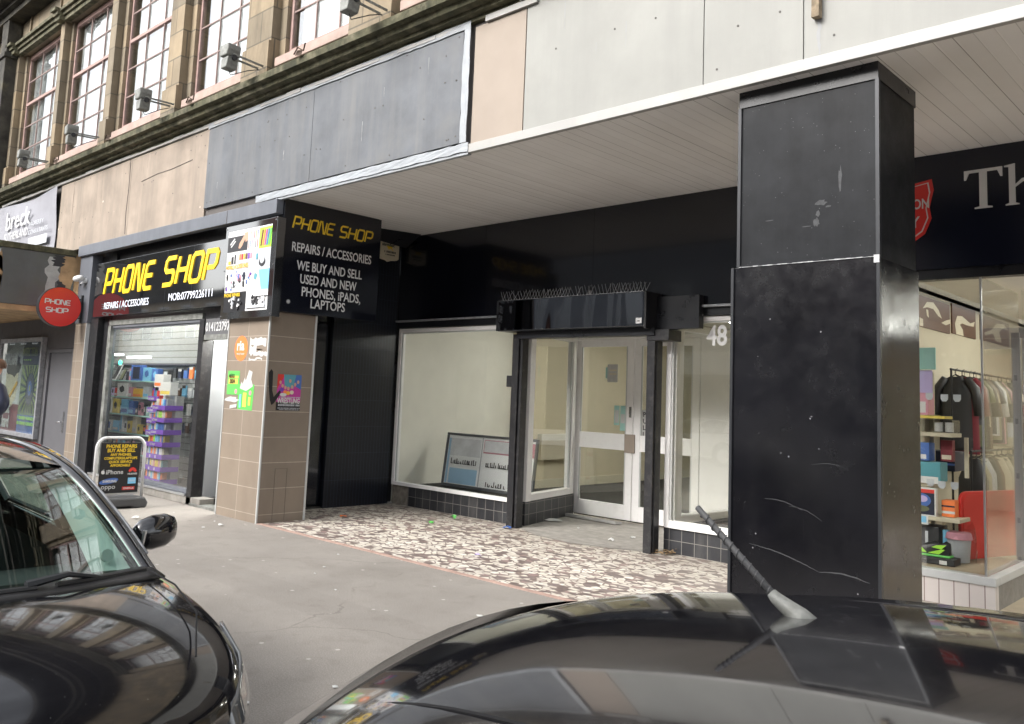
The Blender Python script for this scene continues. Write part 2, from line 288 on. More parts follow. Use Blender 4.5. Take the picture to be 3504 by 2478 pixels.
# ------------------------------------------------------------ mesh helpers
ORG={}; LOCAL=set()
class MB:
    def __init__(s): s.v=[]; s.f=[]; s.m=[]; s.cur=0
    def add(s,vs,fs,mi=None):
        o=len(s.v); s.v+= [Vector(a) for a in vs]; s.f+=[[i+o for i in q] for q in fs]; s.m+=[s.cur if mi is None else mi]*len(fs); return s
    def box(s,x0,x1,y0,y1,z0,z1,mi=None):
        return s.add([(x0,y0,z0),(x1,y0,z0),(x1,y1,z0),(x0,y1,z0),(x0,y0,z1),(x1,y0,z1),(x1,y1,z1),(x0,y1,z1)],[(0,3,2,1),(4,5,6,7),(0,1,5,4),(1,2,6,5),(2,3,7,6),(3,0,4,7)],mi)
    def quad(s,a,b,c,d,mi=None): return s.add([a,b,c,d],[(0,1,2,3)],mi)
    def cyl(s,p0,p1,r0,r1=None,n=12,mi=None,caps=True):
        r1=r0 if r1 is None else r1; p0,p1=Vector(p0),Vector(p1); d=(p1-p0).normalized(); a=d.orthogonal().normalized(); b=d.cross(a)
        vs=[p0+(a*math.cos(t)+b*math.sin(t))*r0 for t in [2*math.pi*i/n for i in range(n)]]+[p1+(a*math.cos(t)+b*math.sin(t))*r1 for t in [2*math.pi*i/n for i in range(n)]]
        fs=[(i,(i+1)%n,n+(i+1)%n,n+i) for i in range(n)]
        if caps: fs+=[tuple(range(n))[::-1],tuple(range(n,2*n))]
        return s.add(vs,fs,mi)
    def tube(s,pts,r,n=8,mi=None,closed=False):
        pts=[Vector(p) for p in pts]; rs=r if isinstance(r,(list,tuple)) else [r]*len(pts); vs=[]; fs=[]; prev=None
        for i,p in enumerate(pts):
            d=(pts[min(i+1,len(pts)-1)]-pts[max(i-1,0)]).normalized()
            if prev is None: a=d.orthogonal().normalized()
            else: a=(prev-d*prev.dot(d)).normalized()
            prev=a; b=d.cross(a)
            vs+=[p+(a*math.cos(t)+b*math.sin(t))*rs[i] for t in [2*math.pi*k/n for k in range(n)]]
        for i in range(len(pts)-1):
            fs+=[(i*n+k,i*n+(k+1)%n,(i+1)*n+(k+1)%n,(i+1)*n+k) for k in range(n)]
        fs+=[tuple(range(n))[::-1],tuple(range((len(pts)-1)*n,len(pts)*n))]
        return s.add(vs,fs,mi)
    def prism(s,poly,fn,h,mi=None):
        """poly: 2-D points; fn(a,b,c) -> 3-D point; extruded over c in 0..h"""
        n=len(poly); vs=[fn(a,b,0) for a,b in poly]+[fn(a,b,h) for a,b in poly]
        fs=[tuple(range(n))[::-1],tuple(range(n,2*n))]+[(i,(i+1)%n,n+(i+1)%n,n+i) for i in range(n)]
        return s.add(vs,fs,mi)
    def grid(s,fn,nu,nv,mi=None):
        vs=[fn(i/nu,j/nv) for i in range(nu+1) for j in range(nv+1)]
        return s.add(vs,[(i*(nv+1)+j,(i+1)*(nv+1)+j,(i+1)*(nv+1)+j+1,i*(nv+1)+j+1) for i in range(nu) for j in range(nv)],mi)
    def build(s,name,mats,parent=None,smooth=False,bevel=0,fix=True,solid=0):
        me=bpy.data.meshes.new(name); o_=Vector((0,0,0))
        if parent is not None and parent not in LOCAL: o_=ORG[parent]
        me.from_pydata([tuple(v-o_) for v in s.v],[],s.f)
        mats=[mats] if isinstance(mats,str) else mats
        for k in mats: me.materials.append(MATS[k])
        for p,i in zip(me.polygons,s.m): p.material_index=i; p.use_smooth=smooth
        if fix:
            bm=bmesh.new(); bm.from_mesh(me); bmesh.ops.recalc_face_normals(bm,faces=bm.faces); bm.to_mesh(me); bm.free()
        me.update(); o=bpy.data.objects.new(name,me); C.objects.link(o)
        if parent is not None: o.parent=parent
        ORG[o]=o_
        if parent in LOCAL: LOCAL.add(o)
        if bevel:
            b=o.modifiers.new('bevel','BEVEL'); b.width=bevel; b.segments=2; b.limit_method='ANGLE'; b.angle_limit=R(50)
        if solid:
            b=o.modifiers.new('solid','SOLIDIFY'); b.thickness=solid; b.offset=0
        return o
def box(name,x0,x1,y0,y1,z0,z1,mt,parent=None,bevel=0): return MB().box(x0,x1,y0,y1,z0,z1).build(name,mt,parent,bevel=bevel)
def tag(o,label,cat,group=None):
    o['label']=label; o['category']=cat
    if group: o['group']=group
    return o
def thing(name,label,cat,loc=(0,0,0),group=None,rot=None):
    o=bpy.data.objects.new(name,None); C.objects.link(o); o.location=loc; o.empty_display_size=.1
    ORG[o]=Vector(loc)
    if rot is not None: o.rotation_euler=rot; LOCAL.add(o)
    return tag(o,label,cat,group)
def struct(o): o['kind']='structure'; return o
def frame(o,uu,vv): return (Vector(o),Vector(uu).normalized(),Vector(vv).normalized(),Vector(uu).normalized().cross(Vector(vv).normalized()))
def FX(x,y,z): return frame((x,y,z),(1,0,0),(0,0,1))       # facing the street (-Y)
def FS(x,y,z): return frame((x,y,z),(0,1,0),(0,0,1))       # facing +X
def text(s,size,mt,fr,parent,xs=1,shear=0,bold=0,align='LEFT',name='lettering',th=.002,lift=.001,sp=1,fit=None):
    cu=bpy.data.curves.new('t','FONT'); cu.body=s; cu.size=size; cu.shear=shear; cu.offset=bold*size; cu.align_x=align; cu.extrude=th/2; cu.space_character=sp; cu.resolution_u=3
    o=bpy.data.objects.new('t',cu); dg=bpy.context.evaluated_depsgraph_get(); me=bpy.data.meshes.new_from_object(o)
    if fit:
        a=[v.co.x for v in me.vertices]; xs=fit/(max(a)-min(a))
    O,U,V,W=fr; mb=MB(); mb.add([O+U*(v.co.x*xs)+V*v.co.y+W*(v.co.z+th/2+lift) for v in me.vertices],[tuple(p.vertices) for p in me.polygons])
    bpy.data.objects.remove(o); bpy.data.curves.remove(cu); bpy.data.meshes.remove(me)
    return mb.build(name,mt,parent,fix=False)
def art(name,fr,shapes,parent=None,lift=.0008):
    """flat printed picture: list of (points, material) laid one above the other"""
    mats=[]; mb=MB(); O,U,V,W=fr
    for k,(pts,mt) in enumerate(shapes):
        if mt not in mats: mats.append(mt)
        h=lift*(1+k)*.5 if k else lift*.5
        mb.prism(pts,lambda a,b,c:O+U*a+V*b+W*(c),h+lift*.5,mats.index(mt))
    return mb.build(name,mats,parent)
def rect(x0,y0,x1,y1): return [(x0,y0),(x1,y0),(x1,y1),(x0,y1)]
def oval(cx,cy,rx,ry,n=20): return [(cx+rx*math.cos(2*math.pi*i/n),cy+ry*math.sin(2*math.pi*i/n)) for i in range(n)]
def blob(cx,cy,rx,ry,n=18,j=.3,seed=1):
    q=random.Random(seed); return [(cx+rx*(1+q.uniform(-j,j))*math.cos(2*math.pi*i/n),cy+ry*(1+q.uniform(-j,j))*math.sin(2*math.pi*i/n)) for i in range(n)]
# squared display letters made of mitred strokes
GL={'P':[[(0,0),(0,1),(.62,1),(.75,.87),(.75,.55),(.62,.42),(.17,.42)]],'H':[[(0,0),(0,1)],[(.75,0),(.75,1)],[(.085,.5),(.665,.5)]],
 'O':[[(.12,0),(0,.13),(0,.87),(.12,1),(.63,1),(.75,.87),(.75,.13),(.63,0),(.12,0)]],'N':[[(0,0),(0,1),(.2,1),(.6,0),(.75,0),(.75,1)]],
 'E':[[(.75,1),(.13,1),(0,.87),(0,.13),(.13,0),(.75,0)],[(.085,.5),(.68,.5)]],'S':[[(.75,1),(.13,1),(0,.88),(0,.62),(.13,.5),(.62,.5),(.75,.38),(.75,.12),(.62,0),(0,0)]]}
def strokes(s,h,mt,fr,parent,w=.17,ws=1.0,gap=.32,space=.65,shear=.25,th=.002,name='lettering'):
    O,U,V,W=fr; mb=MB(); x=0
    for ch in s:
        if ch==' ': x+=space; continue
        for path in GL[ch]:
            P=[Vector(p) for p in path]; closed=(P[0]-P[-1]).length<1e-6
            if closed: P=P[:-1]
            n=len(P); L=[];Rr=[]
            for i in range(n):
                a=P[(i-1)%n] if (closed or i>0) else None; c=P[(i+1)%n] if (closed or i<n-1) else None
                d1=(P[i]-a).normalized() if a is not None else (c-P[i]).normalized(); d2=(c-P[i]).normalized() if c is not None else d1
                n1=Vector((-d1.y,d1.x)); n2=Vector((-d2.y,d2.x)); mm=(n1+n2).normalized(); k=min(1.8,1/max(.3,mm.dot(n1)))
                L.append(P[i]+mm*w/2*k); Rr.append(P[i]-mm*w/2*k)
            pos=lambda q,zz:O+U*((x+q.x*ws+q.y*shear)*h)+V*(q.y*h)+W*(zz)
            segs=n if closed else n-1
            vs=[pos(q,.001) for q in L]+[pos(q,.001) for q in Rr]+[pos(q,.001+th) for q in L]+[pos(q,.001+th) for q in Rr]; fs=[]
            for i in range(segs):
                j=(i+1)%n; fs+=[(2*n+i,2*n+j,3*n+j,3*n+i),(i,j,2*n+j,2*n+i),(n+i,3*n+i,3*n+j,n+j)]
            if not closed: fs+=[(0,2*n,3*n,n),(n-1,2*n-1,4*n-1,3*n-1)]
            mb.add(vs,fs)
        x+=.75*ws+gap
    return mb.build(name,mt,parent)
# ============================================================ SETTING
struct(box('road',-120,60,-8,2.05,-.5,-.15,'road_asphalt'))
struct(box('kerb',-120,60,2.05,2.2,-.5,-.005,'kerb_stone',bevel=.01))
mb=MB().box(-120,60,2.2,5.33,-.5,0); mb.box(-120,-9.7,5.33,5.7,-.5,-.001); struct(mb.build('pavement','pavement_asphalt'))
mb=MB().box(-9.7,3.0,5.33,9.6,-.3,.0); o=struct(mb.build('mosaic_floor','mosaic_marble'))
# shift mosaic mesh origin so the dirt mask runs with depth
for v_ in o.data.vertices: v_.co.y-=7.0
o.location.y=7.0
struct(box('floor_edging',-9.0,3.0,5.30,5.362,-.02,.005,'pink_strip'))
struct(MB().add([(-7.35,8.05,.003),(-7.1,7.75,.003),(-6.6,7.5,.003),(-6.0,7.42,.003),(-5.5,7.55,.003),(-5.15,7.7,.003),(-5.15,9.3,.003),(-7.5,9.3,.003),(-7.5,9.3,-.05),(-5.15,9.3,-.05)],[(0,1,2,3,4,5,6,7)]).build('doorway_floor','concrete'))
struct(box('far_pavement',-120,60,-12.2,-8,-.5,0,'pavement_asphalt'))

# ============================================================ STONE BUILDING (upper floors, over the shops)
B=thing('stone_building','old ashlar sandstone building with tall small-paned windows above the shop canopy','building',(-10,5.4,5.1))
FRX=[-21.9,-19.27,-16.70,-14.16,-11.63,-9.13,-6.70]         # left window frame edges
PLX=[-19.63,-17.00,-14.54,-12.20,-9.88,-7.555,-5.0]         # where the next pier starts
ZB,ZT=5.60,8.16
GY=5.46
mb=MB()
mb.box(-27,8,5.9,6.1,5.3,12)                                  # rear wall plane behind windows handled by rooms
mb.box(-27,FRX[0]-.02,5.3,5.9,5.2,ZT+.1)
for i in range(7):
    a=PLX[i]; b=FRX[i+1] if i<6 else -4.4
    j=min(.14,(b-a)*.35)
    mb.box(a,b-j,5.24,5.9,5.2,ZT+.1); mb.box(b-j,b,5.36,5.9,5.2,ZT+.1)
    mb.box(a-.015,b-j+.015,5.20,5.24,5.2,5.85)               # pier base block
mb.box(-4.4,8,5.3,5.9,5.2,ZT+.1)
mb.box(-27,8,5.30,5.9,ZT+.1,9.35); mb.box(-27,8,5.9,6.1,9.35,12)
mb.box(-27,8,5.46,5.9,5.2,ZB-.02)
mb.build('wall','ashlar',B)
# panel recess strips and tall dark pier above the windows
for i in range(7):
    a=FRX[i]+.25; b=PLX[i]-.25
    mb=MB(); z0,z1=ZT+.42,ZT+.98
    mb.box(a,b,5.265,5.297,z1-.05,z1); mb.box(a,b,5.265,5.297,z0,z0+.05); mb.box(a,a+.05,5.265,5.297,z0+.052,z1-.052); mb.box(b-.05,b,5.265,5.297,z0+.052,z1-.052)
    mb.build('stone_panel','ashlar',B)
mb=MB().box(-19.95,-19.55,5.02,5.28,5.3,9.5).box(-20.0,-19.5,4.98,5.3,8.2,8.3); mb.build('pier','black_stone',B,bevel=.01)
# label moulding over the windows, stepping round each pier
mb=MB()
for k,(y0,z0,z1) in enumerate([(5.16,ZT+.09,ZT+.17),(5.12,ZT+.172,ZT+.24),(5.07,ZT+.242,ZT+.30)]):
    for i in range(7):
        l=FRX[i]; rr=PLX[i]; mb.box(l-.05,rr,y0+.04,5.3,z0,z1)
        b=FRX[i+1] if i<6 else -4.4
        mb.box(rr+.002,b-.052,y0-.05,5.3,z0-.001,z1-.001)
mb.build('moulding','mossy_stone',B)
mb=MB()
for y0,z0,z1 in [(5.0,9.0,9.12),(4.9,9.122,9.2),(4.72,9.202,9.36),(4.62,9.362,9.5)]: mb.box(-27,8,y0,5.3,z0,z1)
mb.build('top_cornice','black_stone',B)
mb=MB().box(-27,8,4.8,6.1,12,12.3).box(-27,8,6.102,14,11.7,12); mb.build('roof','black_stone',B)
# moulded ledge between the canopy and the windows (worn, mossy)
prof=[(5.40,5.085),(5.30,5.09),(5.295,5.135),(5.235,5.14),(5.23,5.18),(5.15,5.19),(5.13,5.245),(5.065,5.255),(5.06,5.335),(5.46,5.43)]
mb=MB(); q=random.Random(3); xs=[-27+.22*i for i in range(160)]
def ledge(i,j):
    x=xs[i]; y,z=prof[j]; k=q.uniform(-.006,.006) if 0<j<8 else 0
    return (x,y+k,z+k*.8)
vs=[ledge(i,j) for i in range(160) for j in range(10)]
mb.add(vs,[(i*10+j,i*10+j+1,(i+1)*10+j+1,(i+1)*10+j) for i in range(159) for j in range(9)])
mb.build('ledge','mossy_stone',B,fix=False)
# windows
def upper_window(x0,x1):
    zt=ZT+.08
    wd=MB(); wd.box(x0,x0+.05,GY-.045,GY+.02,ZB,zt); wd.box(x1-.02,x1+.03,GY-.06,GY+.02,ZB,zt); wd.box(x0+.062,x1-.022,GY-.06,GY+.02,ZB,ZB+.14); wd.box(x0+.062,x1-.022,GY-.06,GY+.02,zt-.09,zt)
    tz=ZB+.14+(zt-.09-ZB-.14)*.6
    wd.box(x0+.062,x1-.022,GY-.055,GY+.01,tz-.03,tz+.03)
    o=wd.build('window','pink_wood',B,bevel=.006)
    MB().box(x0-.06,x1,GY-.2,GY-.052,ZB-.10,ZB+.015).build('sill','pink_sill',o,bevel=.01)
    bars=MB(); X0=x0+.072; X1=x1-.02; zz=[ZB+.14+(zt-.09-ZB-.14)*k/5 for k in range(1,5)]
    for k,z in enumerate(zz):
        if k!=2: bars.box(X0,X1,GY-.047,GY-.03,z-.010,z+.010)
    cx=[X0+(X1-X0)*k/3 for k in (1,2)]
    spans=[(ZB+.142,zz[0]-.012),(zz[0]+.012,zz[1]-.012),(zz[1]+.012,tz-.037),(tz+.037,zz[3]-.012),(zz[3]+.012,zt-.092)]
    for c_ in cx:
        for a_,b_ in spans: bars.box(c_-.011,c_+.011,GY-.048,GY-.029,a_,b_)
    bars.build('glazing_bars','bar_wood',o)
    MB().box(x0+.05,x1-.01,GY-.028,GY-.025,ZB+.1,zt-.05).build('pane','glass_upper',o)
    # pale blind a little way inside, leaving a dark strip at one side
    q=random.Random(int(x0*10)); n=14
    bl=MB(); bl.grid(lambda s,t:(x0+.16+(x1+.05-x0-.16)*s,GY+.04+.010*math.sin(s*40),ZB+(zt-ZB)*t),n*4,1); bl.build('blind','white_flat',o,fix=False)
for i in range(7): upper_window(FRX[i],PLX[i]+.0)
box('room_wall',-26,7,5.75,5.85,5.3,9,'interior_white',B)

# ============================================================ CANOPY with fascia panels and soffit
CN=thing('shop_canopy','long flat canopy with patched grey and beige fascia panels over the shopfronts','canopy',(-8,5.3,3.8))
mb=MB().box(-27,8,5.345,5.6,3.83,5.088); mb.build('canopy_core','seam_dark',CN)
def fpanel(nm,x0,x1,z0,z1,mt,y=5.32,joints=()):
    mb=MB(); xs_=[x0]+list(joints)+[x1]
    for a,b in zip(xs_,xs_[1:]): mb.box(a+.003,b-.003,y,5.345,z0,z1)
    return mb.build(nm,mt,CN,bevel=.003)
fpanel('fascia_panel',-26,-19.75,3.83,5.06,'white_trim')
fpanel('fascia_panel',-16.38,-10.85,3.79,5.05,'panel_beige',joints=(-15.75,-13.35))
fpanel('fascia_panel',-10.84,-5.80,3.93,5.06,'paint_grey',y=5.305,joints=(-8.32,))
fpanel('fascia_panel',-5.66,-5.0,3.90,5.04,'panel_beige_clean')
fpanel('fascia_panel',-4.995,8,3.90,5.13,'panel_light',joints=(-3.19,-2.42,-.6,1.2,3.0))
# fixings, drips and rust marks on the panels
q=random.Random(44)
for nm,x0,x1,y,n_ in (('fixings',-10.8,-5.85,5.3045,40),('fixings',-16.3,-10.9,5.3195,26),('fixings',-4.9,3,5.3195,22)):
    mb=MB()
    for k in range(n_):
        x=q.uniform(x0,x1); z=q.choice((4.0,4.28,4.56,4.84,5.0))+q.uniform(-.02,.02); mb.cyl((x,y,z),(x,y-.003,z),.009,n=6)
    o=mb.build(nm,'seam_dark',CN); o['kind']='stuff'
def drip(x,z,ln,w_,mt,y,s):
    qq=random.Random(s); n=8; L_=[(x+qq.uniform(-.3,.3)*w_-w_/2*(1-i/n*.6),z-ln*i/n) for i in range(n+1)]; R_=[(x+qq.uniform(-.3,.3)*w_+w_/2*(1-i/n*.6),z-ln*i/n) for i in range(n,-1,-1)]
    return [(a,y,b) for a,b in L_+R_]
mb=MB()
for k,(x,z,ln,w_) in enumerate(((-7.35,4.45,.22,.010),(-7.0,4.75,.10,.007),(-8.9,4.4,.12,.012),(-10.5,4.25,.1,.008),(-6.3,4.9,.18,.006))): P_=drip(x,z,ln,w_,None,5.3035,k); mb.add(P_,[tuple(range(len(P_)))])
o=mb.build('paint_drips','drip_grey',CN,fix=False); o['kind']='stuff'
mb=MB()
for k,(x,z,ln,w_) in enumerate(((-4.55,5.05,.35,.010),(-3.9,4.6,.22,.008),(-2.9,4.8,.3,.008),(-2.31,4.16,.25,.03),(-1.9,4.9,.2,.008),(-4.2,4.5,.1,.006))): P_=drip(x,z,ln,w_,None,5.3185,k+9); mb.add(P_,[tuple(range(len(P_)))])
o=mb.build('paint_drips','drip_grey',CN,fix=False); o['kind']='stuff'
mb=MB()
for k in range(18):
    x=q.uniform(-16.2,-11); P_=drip(x,q.uniform(4.6,5.04),q.uniform(.1,.5),q.uniform(.006,.022),None,5.3185,k+30); mb.add(P_,[tuple(range(len(P_)))])
o=mb.build('rain_streaks','panel_stain',CN,fix=False); o['kind']='stuff'
mb=MB(); mb.tube([(-12.95,5.316,4.62),(-12.4,5.316,4.66),(-11.95,5.316,4.655),(-11.3,5.316,4.69)],.004,n=5); mb.build('crack','seam_dark',CN)
mb=MB(); mb.tube([(-13.42,5.316,5.04),(-13.40,5.316,4.6),(-13.43,5.316,4.2),(-13.40,5.316,3.85)],.004,n=5); mb.build('crack','seam_dark',CN)
for k,x in enumerate((-8.35,-11.0,-13.75,-16.0,-5.9)):
    mb=MB(); z=5.345
    mb.tube([(x,5.02,z+.02),(x+.10,5.0,z+.07),(x+.16,5.04,z+.03),(x+.22,5.02,z+.10)],.009,n=6); mb.add([tuple(Vector((x+.08,5.03,z+.02))+Vector(v_)) for v_ in ((-.05,-.02,-.03),(.06,0,-.04),(.05,.02,.03),(-.03,0,.04))],[(0,1,2,3)]); mb.build('rusty_bracket','leaf_rust',B,fix=False)
# worn cover strip under the ledge
mb=MB(); q=random.Random(5)
for k in range(46):
    a=-19.7+k*.30; h=q.uniform(.025,.05)
    if a>-6: break
    mb.box(a,a+.297,5.295-q.uniform(0,.01),5.345,5.062,5.062+h)
mb.build('cover_strip','white_trim',CN)
mb=MB()
mb.box(-5.5,-4.86,5.29,5.34,5.042,5.10).box(-5.05,-4.3,5.27,5.30,5.105,5.16); mb.build('loose_flashing','white_trim',CN)
# silver tape round the grey panel
def tapes(name,p0,p1,w,seed,y=5.292):
    q=random.Random(seed); O=Vector(p0); D=Vector(p1)-O; L=D.length; D.normalize(); S=Vector((0,0,1)) if abs(D.x)>.5 else Vector((1,0,0)); n=int(L/.09)
    mb=MB(); vs=[]
    for i in range(n+1):
        c=O+D*(L*i/n); a=w/2*(1+q.uniform(-.12,.12)); b=w/2*(1+q.uniform(-.12,.12))
        for t in (-1,-.4,.1,.6,1): vs.append(c+S*(t*(a if t<0 else b))+Vector((0,-q.uniform(0,.004),0)))
    mb.add(vs,[(i*5+j,(i+1)*5+j,(i+1)*5+j+1,i*5+j+1) for i in range(n) for j in range(4)])
    return mb.build(name,'tape',CN,fix=False,solid=.002)
tapes('silver_tape',(-9.45,5.292,3.868),(-5.66,5.292,3.868),.085,1)
tapes('silver_tape',(-10.85,5.295,5.07),(-5.70,5.295,5.075),.07,2)
tapes('silver_tape',(-5.735,5.29,3.92),(-5.735,5.29,5.08),.09,3)
# white edge trim and soffit
mb=MB().box(-5.66,8,5.295,5.345,3.812,3.895); mb.build('edge_trim','white_trim',CN,bevel=.004)
box('edge_trim',-9.0,-5.665,5.30,5.345,3.80,3.825,'tape',CN)
mb=MB().box(-8.86,8,5.346,6.8,3.818,3.83).box(-9.65,8,6.801,7.85,3.818,3.83); mb.build('soffit','soffit_boards',CN)
box('deck',-27,8,5.6,9.6,3.84,4.0,'seam_dark',CN)

o=MB().add([(-2.345,5.27,4.16),(-2.29,5.26,4.155),(-2.285,5.26,4.5),(-2.34,5.27,4.5),(-2.345,5.315,4.16),(-2.29,5.315,4.155),(-2.285,5.315,4.5),(-2.34,5.315,4.5)],[(0,1,2,3),(4,7,6,5),(0,4,5,1),(1,5,6,2),(2,6,7,3),(3,7,4,0)]).build('wooden_batten','wood_weathered')
tag(o,'short weathered wooden stick fixed to the pale grey fascia panel','batten')

# ============================================================ BLACK COLUMN
CO=thing('black_column','square black clad column between the empty shop and the charity shop','column',(-2.47,5.8,0))
box('upper_cladding',-2.945,-1.975,5.44,6.13,2.532,3.70,'col_upper',CO,bevel=.004)
box('neck',-2.952,-1.968,5.43,6.14,3.70,3.817,'black_satin',CO)
box('lower_cladding',-2.975,-1.965,5.412,6.155,.0,2.53,'col_lower',CO,bevel=.004)
mb=MB()
for x in (-2.945,-1.975): mb.box(x-.012,x+.012,5.425,5.455,2.535,3.70)
for x in (-2.975,-1.965): mb.box(x-.010,x+.010,5.398,5.428,.0,2.53)
mb.build('corner_trim','dark_metal',CO)
mb=MB(); q=random.Random(9)
for i in range(26):
    a=-2.93+i*.036; h=q.uniform(.001,.005); mb.box(a,a+.036,5.405,5.4115,2.531-h*.3,2.531+h)
mb.box(-1.99,-1.955,5.395,5.411,2.49,2.54); mb.build('broken_edge','alu',CO)
# scratches and scuffs (worn through the paint)
mb=MB()
def scr(x0,z0,x1,z1,w_,y=5.4108,n=6,seed=0):
    q=random.Random(seed); P=[(x0+(x1-x0)*i/n+q.uniform(-.003,.003),z0+(z1-z0)*i/n+.02*math.sin(math.pi*i/n)+q.uniform(-.0015,.0015)) for i in range(n+1)]
    L=[]
    for i,(x,z) in enumerate(P):
        k=w_*(.3+.7*math.sin(math.pi*(i+.3)/(n+.6))); L.append(((x,y,z-k/2),(x,y,z+k/2)))
    mb.add([p for l in L for p in l],[(2*i,2*i+2,2*i+3,2*i+1) for i in range(n)])
scr(-2.83,.64,-2.35,.53,.007,seed=1,n=24); scr(-2.35,.53,-2.03,.515,.009,seed=2,n=16); scr(-2.72,.95,-2.46,.90,.005,seed=3,n=16); scr(-2.55,.92,-2.33,.85,.004,seed=4,n=14); scr(-2.88,.85,-2.86,.92,.004,seed=5)
scr(-2.40,1.2,-2.16,1.19,.003,seed=12); scr(-2.45,.85,-2.448,.62,.005,seed=14); scr(-2.22,2.47,-2.219,2.50,.006,seed=13)
mb.build('scratches','c_charcoal',CO,fix=False) if False else mb.build('scratches','scuff_grey',CO,fix=False)
mb=MB(); y=5.4385
for (x,z,rx,rz,s_) in [(-2.22,3.07,.012,.085,1),(-2.35,2.93,.035,.02,2),(-2.38,2.80,.02,.03,3),(-2.37,2.86,.015,.02,4),(-2.72,2.85,.03,.004,5),(-2.45,2.78,.03,.003,6),(-2.3,2.9,.02,.008,7)]:
    p=blob(x,z,rx,rz,14,.35,s_); mb.add([(a,y,b) for a,b in p],[tuple(range(len(p)))])
mb.build('scuffs','scuff_grey',CO,fix=False)

# ============================================================ EMPTY SHOP (number 48)
E=thing('empty_shop','vacant recessed shop with white framed windows, black cladding and number 48','shop',(-7,7.85,0))
WY=7.85
mb=MB().box(-9.65,-7.9,7.79,7.95,2.60,3.817).box(-7.897,-6.1,7.79,7.95,2.60,3.817).box(-6.097,-3.0,7.79,7.95,2.60,3.817); mb.build('upper_cladding','black_panel',E)
box('ledge',-9.65,-3.0,7.755,7.95,2.575,2.598,'metal_grey',E)
mb=MB().box(-9.65,-3.0,7.80,7.95,2.49,2.574).box(-3.3,-3.0,7.78,8.0,0,2.49); mb.build('head_rail','black_satin',E)
# side wall with narrow tiles and dark recess by the tiled pillar
mb=MB().box(-9.78,-9.66,6.72,7.80,0,3.817).box(-9.78,-9.66,6.72,7.9,2.5,3.8); box('side_wall',-9.80,-9.66,6.70,7.79,0,3.816,'side_tiles',E)
mb=MB().box(-9.95,-9.80,5.95,9,0,3.8).box(-9.80,-9.0,5.925,5.94,3.79,3.80); mb.build('recess_wall','black_satin',E)
box('recess_door',-9.76,-9.74,6.0,6.68,.05,2.45,'black_panel',E)
mb=MB(); q=random.Random(4)
vs=[(-9.652,6.8+.05*i,3.817-.16*math.sin(min(1,i/18)*1.5)) for i in range(20)]
mb.add([v_ for i in range(20) for v_ in ((-9.66,6.8+.05*i,3.817),(-9.4+.012*i,6.8+.05*i,3.816),(-9.5,6.8+.05*i,3.72-.004*i))],[(3*i,3*i+1,3*i+4,3*i+3) for i in range(19)]+[(3*i+1,3*i+2,3*i+5,3*i+4) for i in range(19)]); mb.build('duct_cover','black_satin',E,fix=False)
# stall riser
mb=MB().box(-9.29,-7.2,WY,7.99,0,.268); mb.build('plinth','plinth_tiles',E)
box('plinth',-9.65,-9.295,WY+.01,7.99,0,.26,'rough_render',E)
box('plinth',-5.09,-3.0,WY,7.99,0,.262,'plinth_tiles',E)
def framed(x0,x1,z0,z1,fw=.06,fd=.07,y=WY,mt='white_pvc',parent=E,nm='window',gl='glass_shop',bot=None,inner='grey_pvc'):
    bt=bot or fw; mb=MB()
    mb.box(x0,x0+fw,y-.02,y+fd,z0,z1).box(x1-fw,x1,y-.02,y+fd,z0,z1).box(x0+fw+.001,x1-fw-.001,y-.018,y+fd-.002,z1-fw,z1-.001).box(x0+fw+.001,x1-fw-.001,y-.03,y+fd-.002,z0+.001,z0+bt)
    o=mb.build(nm,mt,parent,bevel=.004)
    MB().box(x0+fw-.01,x1-fw+.01,y+.02,y+.026,z0+bt-.01,z1-fw+.01).build('pane',gl,o)
    g=MB(); a,b=x0+fw,x1-fw; c_,d=z0+bt,z1-fw
    g.box(a,a+.022,y+.0,y+.018,c_,d).box(b-.022,b,y+.0,y+.018,c_,d).box(a+.023,b-.023,y+.0,y+.018,d-.02,d); g.build('bead',inner,o)
    return o
framed(-9.65,-7.22,.268,2.485,.055,bot=.045)
w2=framed(-5.08,-3.05,.262,2.485,.05,bot=.075)
t=text('48',.29,'white_flat',FX(-4.62,WY+.017,2.185),w2,xs=.82,bold=.022,name='number',th=.004)
# a sale notice printed faintly is left out; splayed side panes of the lobby
def splay(xa,ya,xb,yb,side):
    d=Vector((xb-xa,yb-ya,0)); L=d.length; d.normalize(); n=Vector((d.y,-d.x,0))*side
    def P(s,t,z): v=Vector((xa,ya,0))+d*s+n*t; return (v.x,v.y,z)
    def bx(mb,s0,s1,t0,t1,z0,z1): 
        mb.prism([(s0,t0),(s1,t0),(s1,t1),(s0,t1)],lambda a,b,c:P(a,b,z0+c),z1-z0)
    mb=MB(); bx(mb,.0,L,-.06,.06,0,.29); mb.build('plinth','plinth_tiles',E)
    mb=MB(); bx(mb,0,.13,-.07,.07,.291,2.44); bx(mb,L-.09,L,-.05,.05,.291,2.44); bx(mb,.132,L-.092,-.06,.06,.292,.37); bx(mb,.132,L-.092,-.05,.05,2.36,2.439)
    o=mb.build('window','white_pvc',E,bevel=.004)
    mb=MB(); bx(mb,.125,L-.085,-.003,.003,.365,2.37); mb.build('pane','glass_shop',o)
    mb=MB(); bx(mb,.133,.158,.006,.03,.371,2.358); bx(mb,L-.118,L-.093,.006,.03,.371,2.358); mb.build('bead','grey_pvc',o)
splay(-7.19,7.89,-7.52,9.24,1); splay(-5.06,7.89,-5.00,9.24,-1)
# lobby ceiling
box('lobby_ceiling',-7.55,-4.9,7.95,9.4,2.445,2.52,'ceiling_white',E)
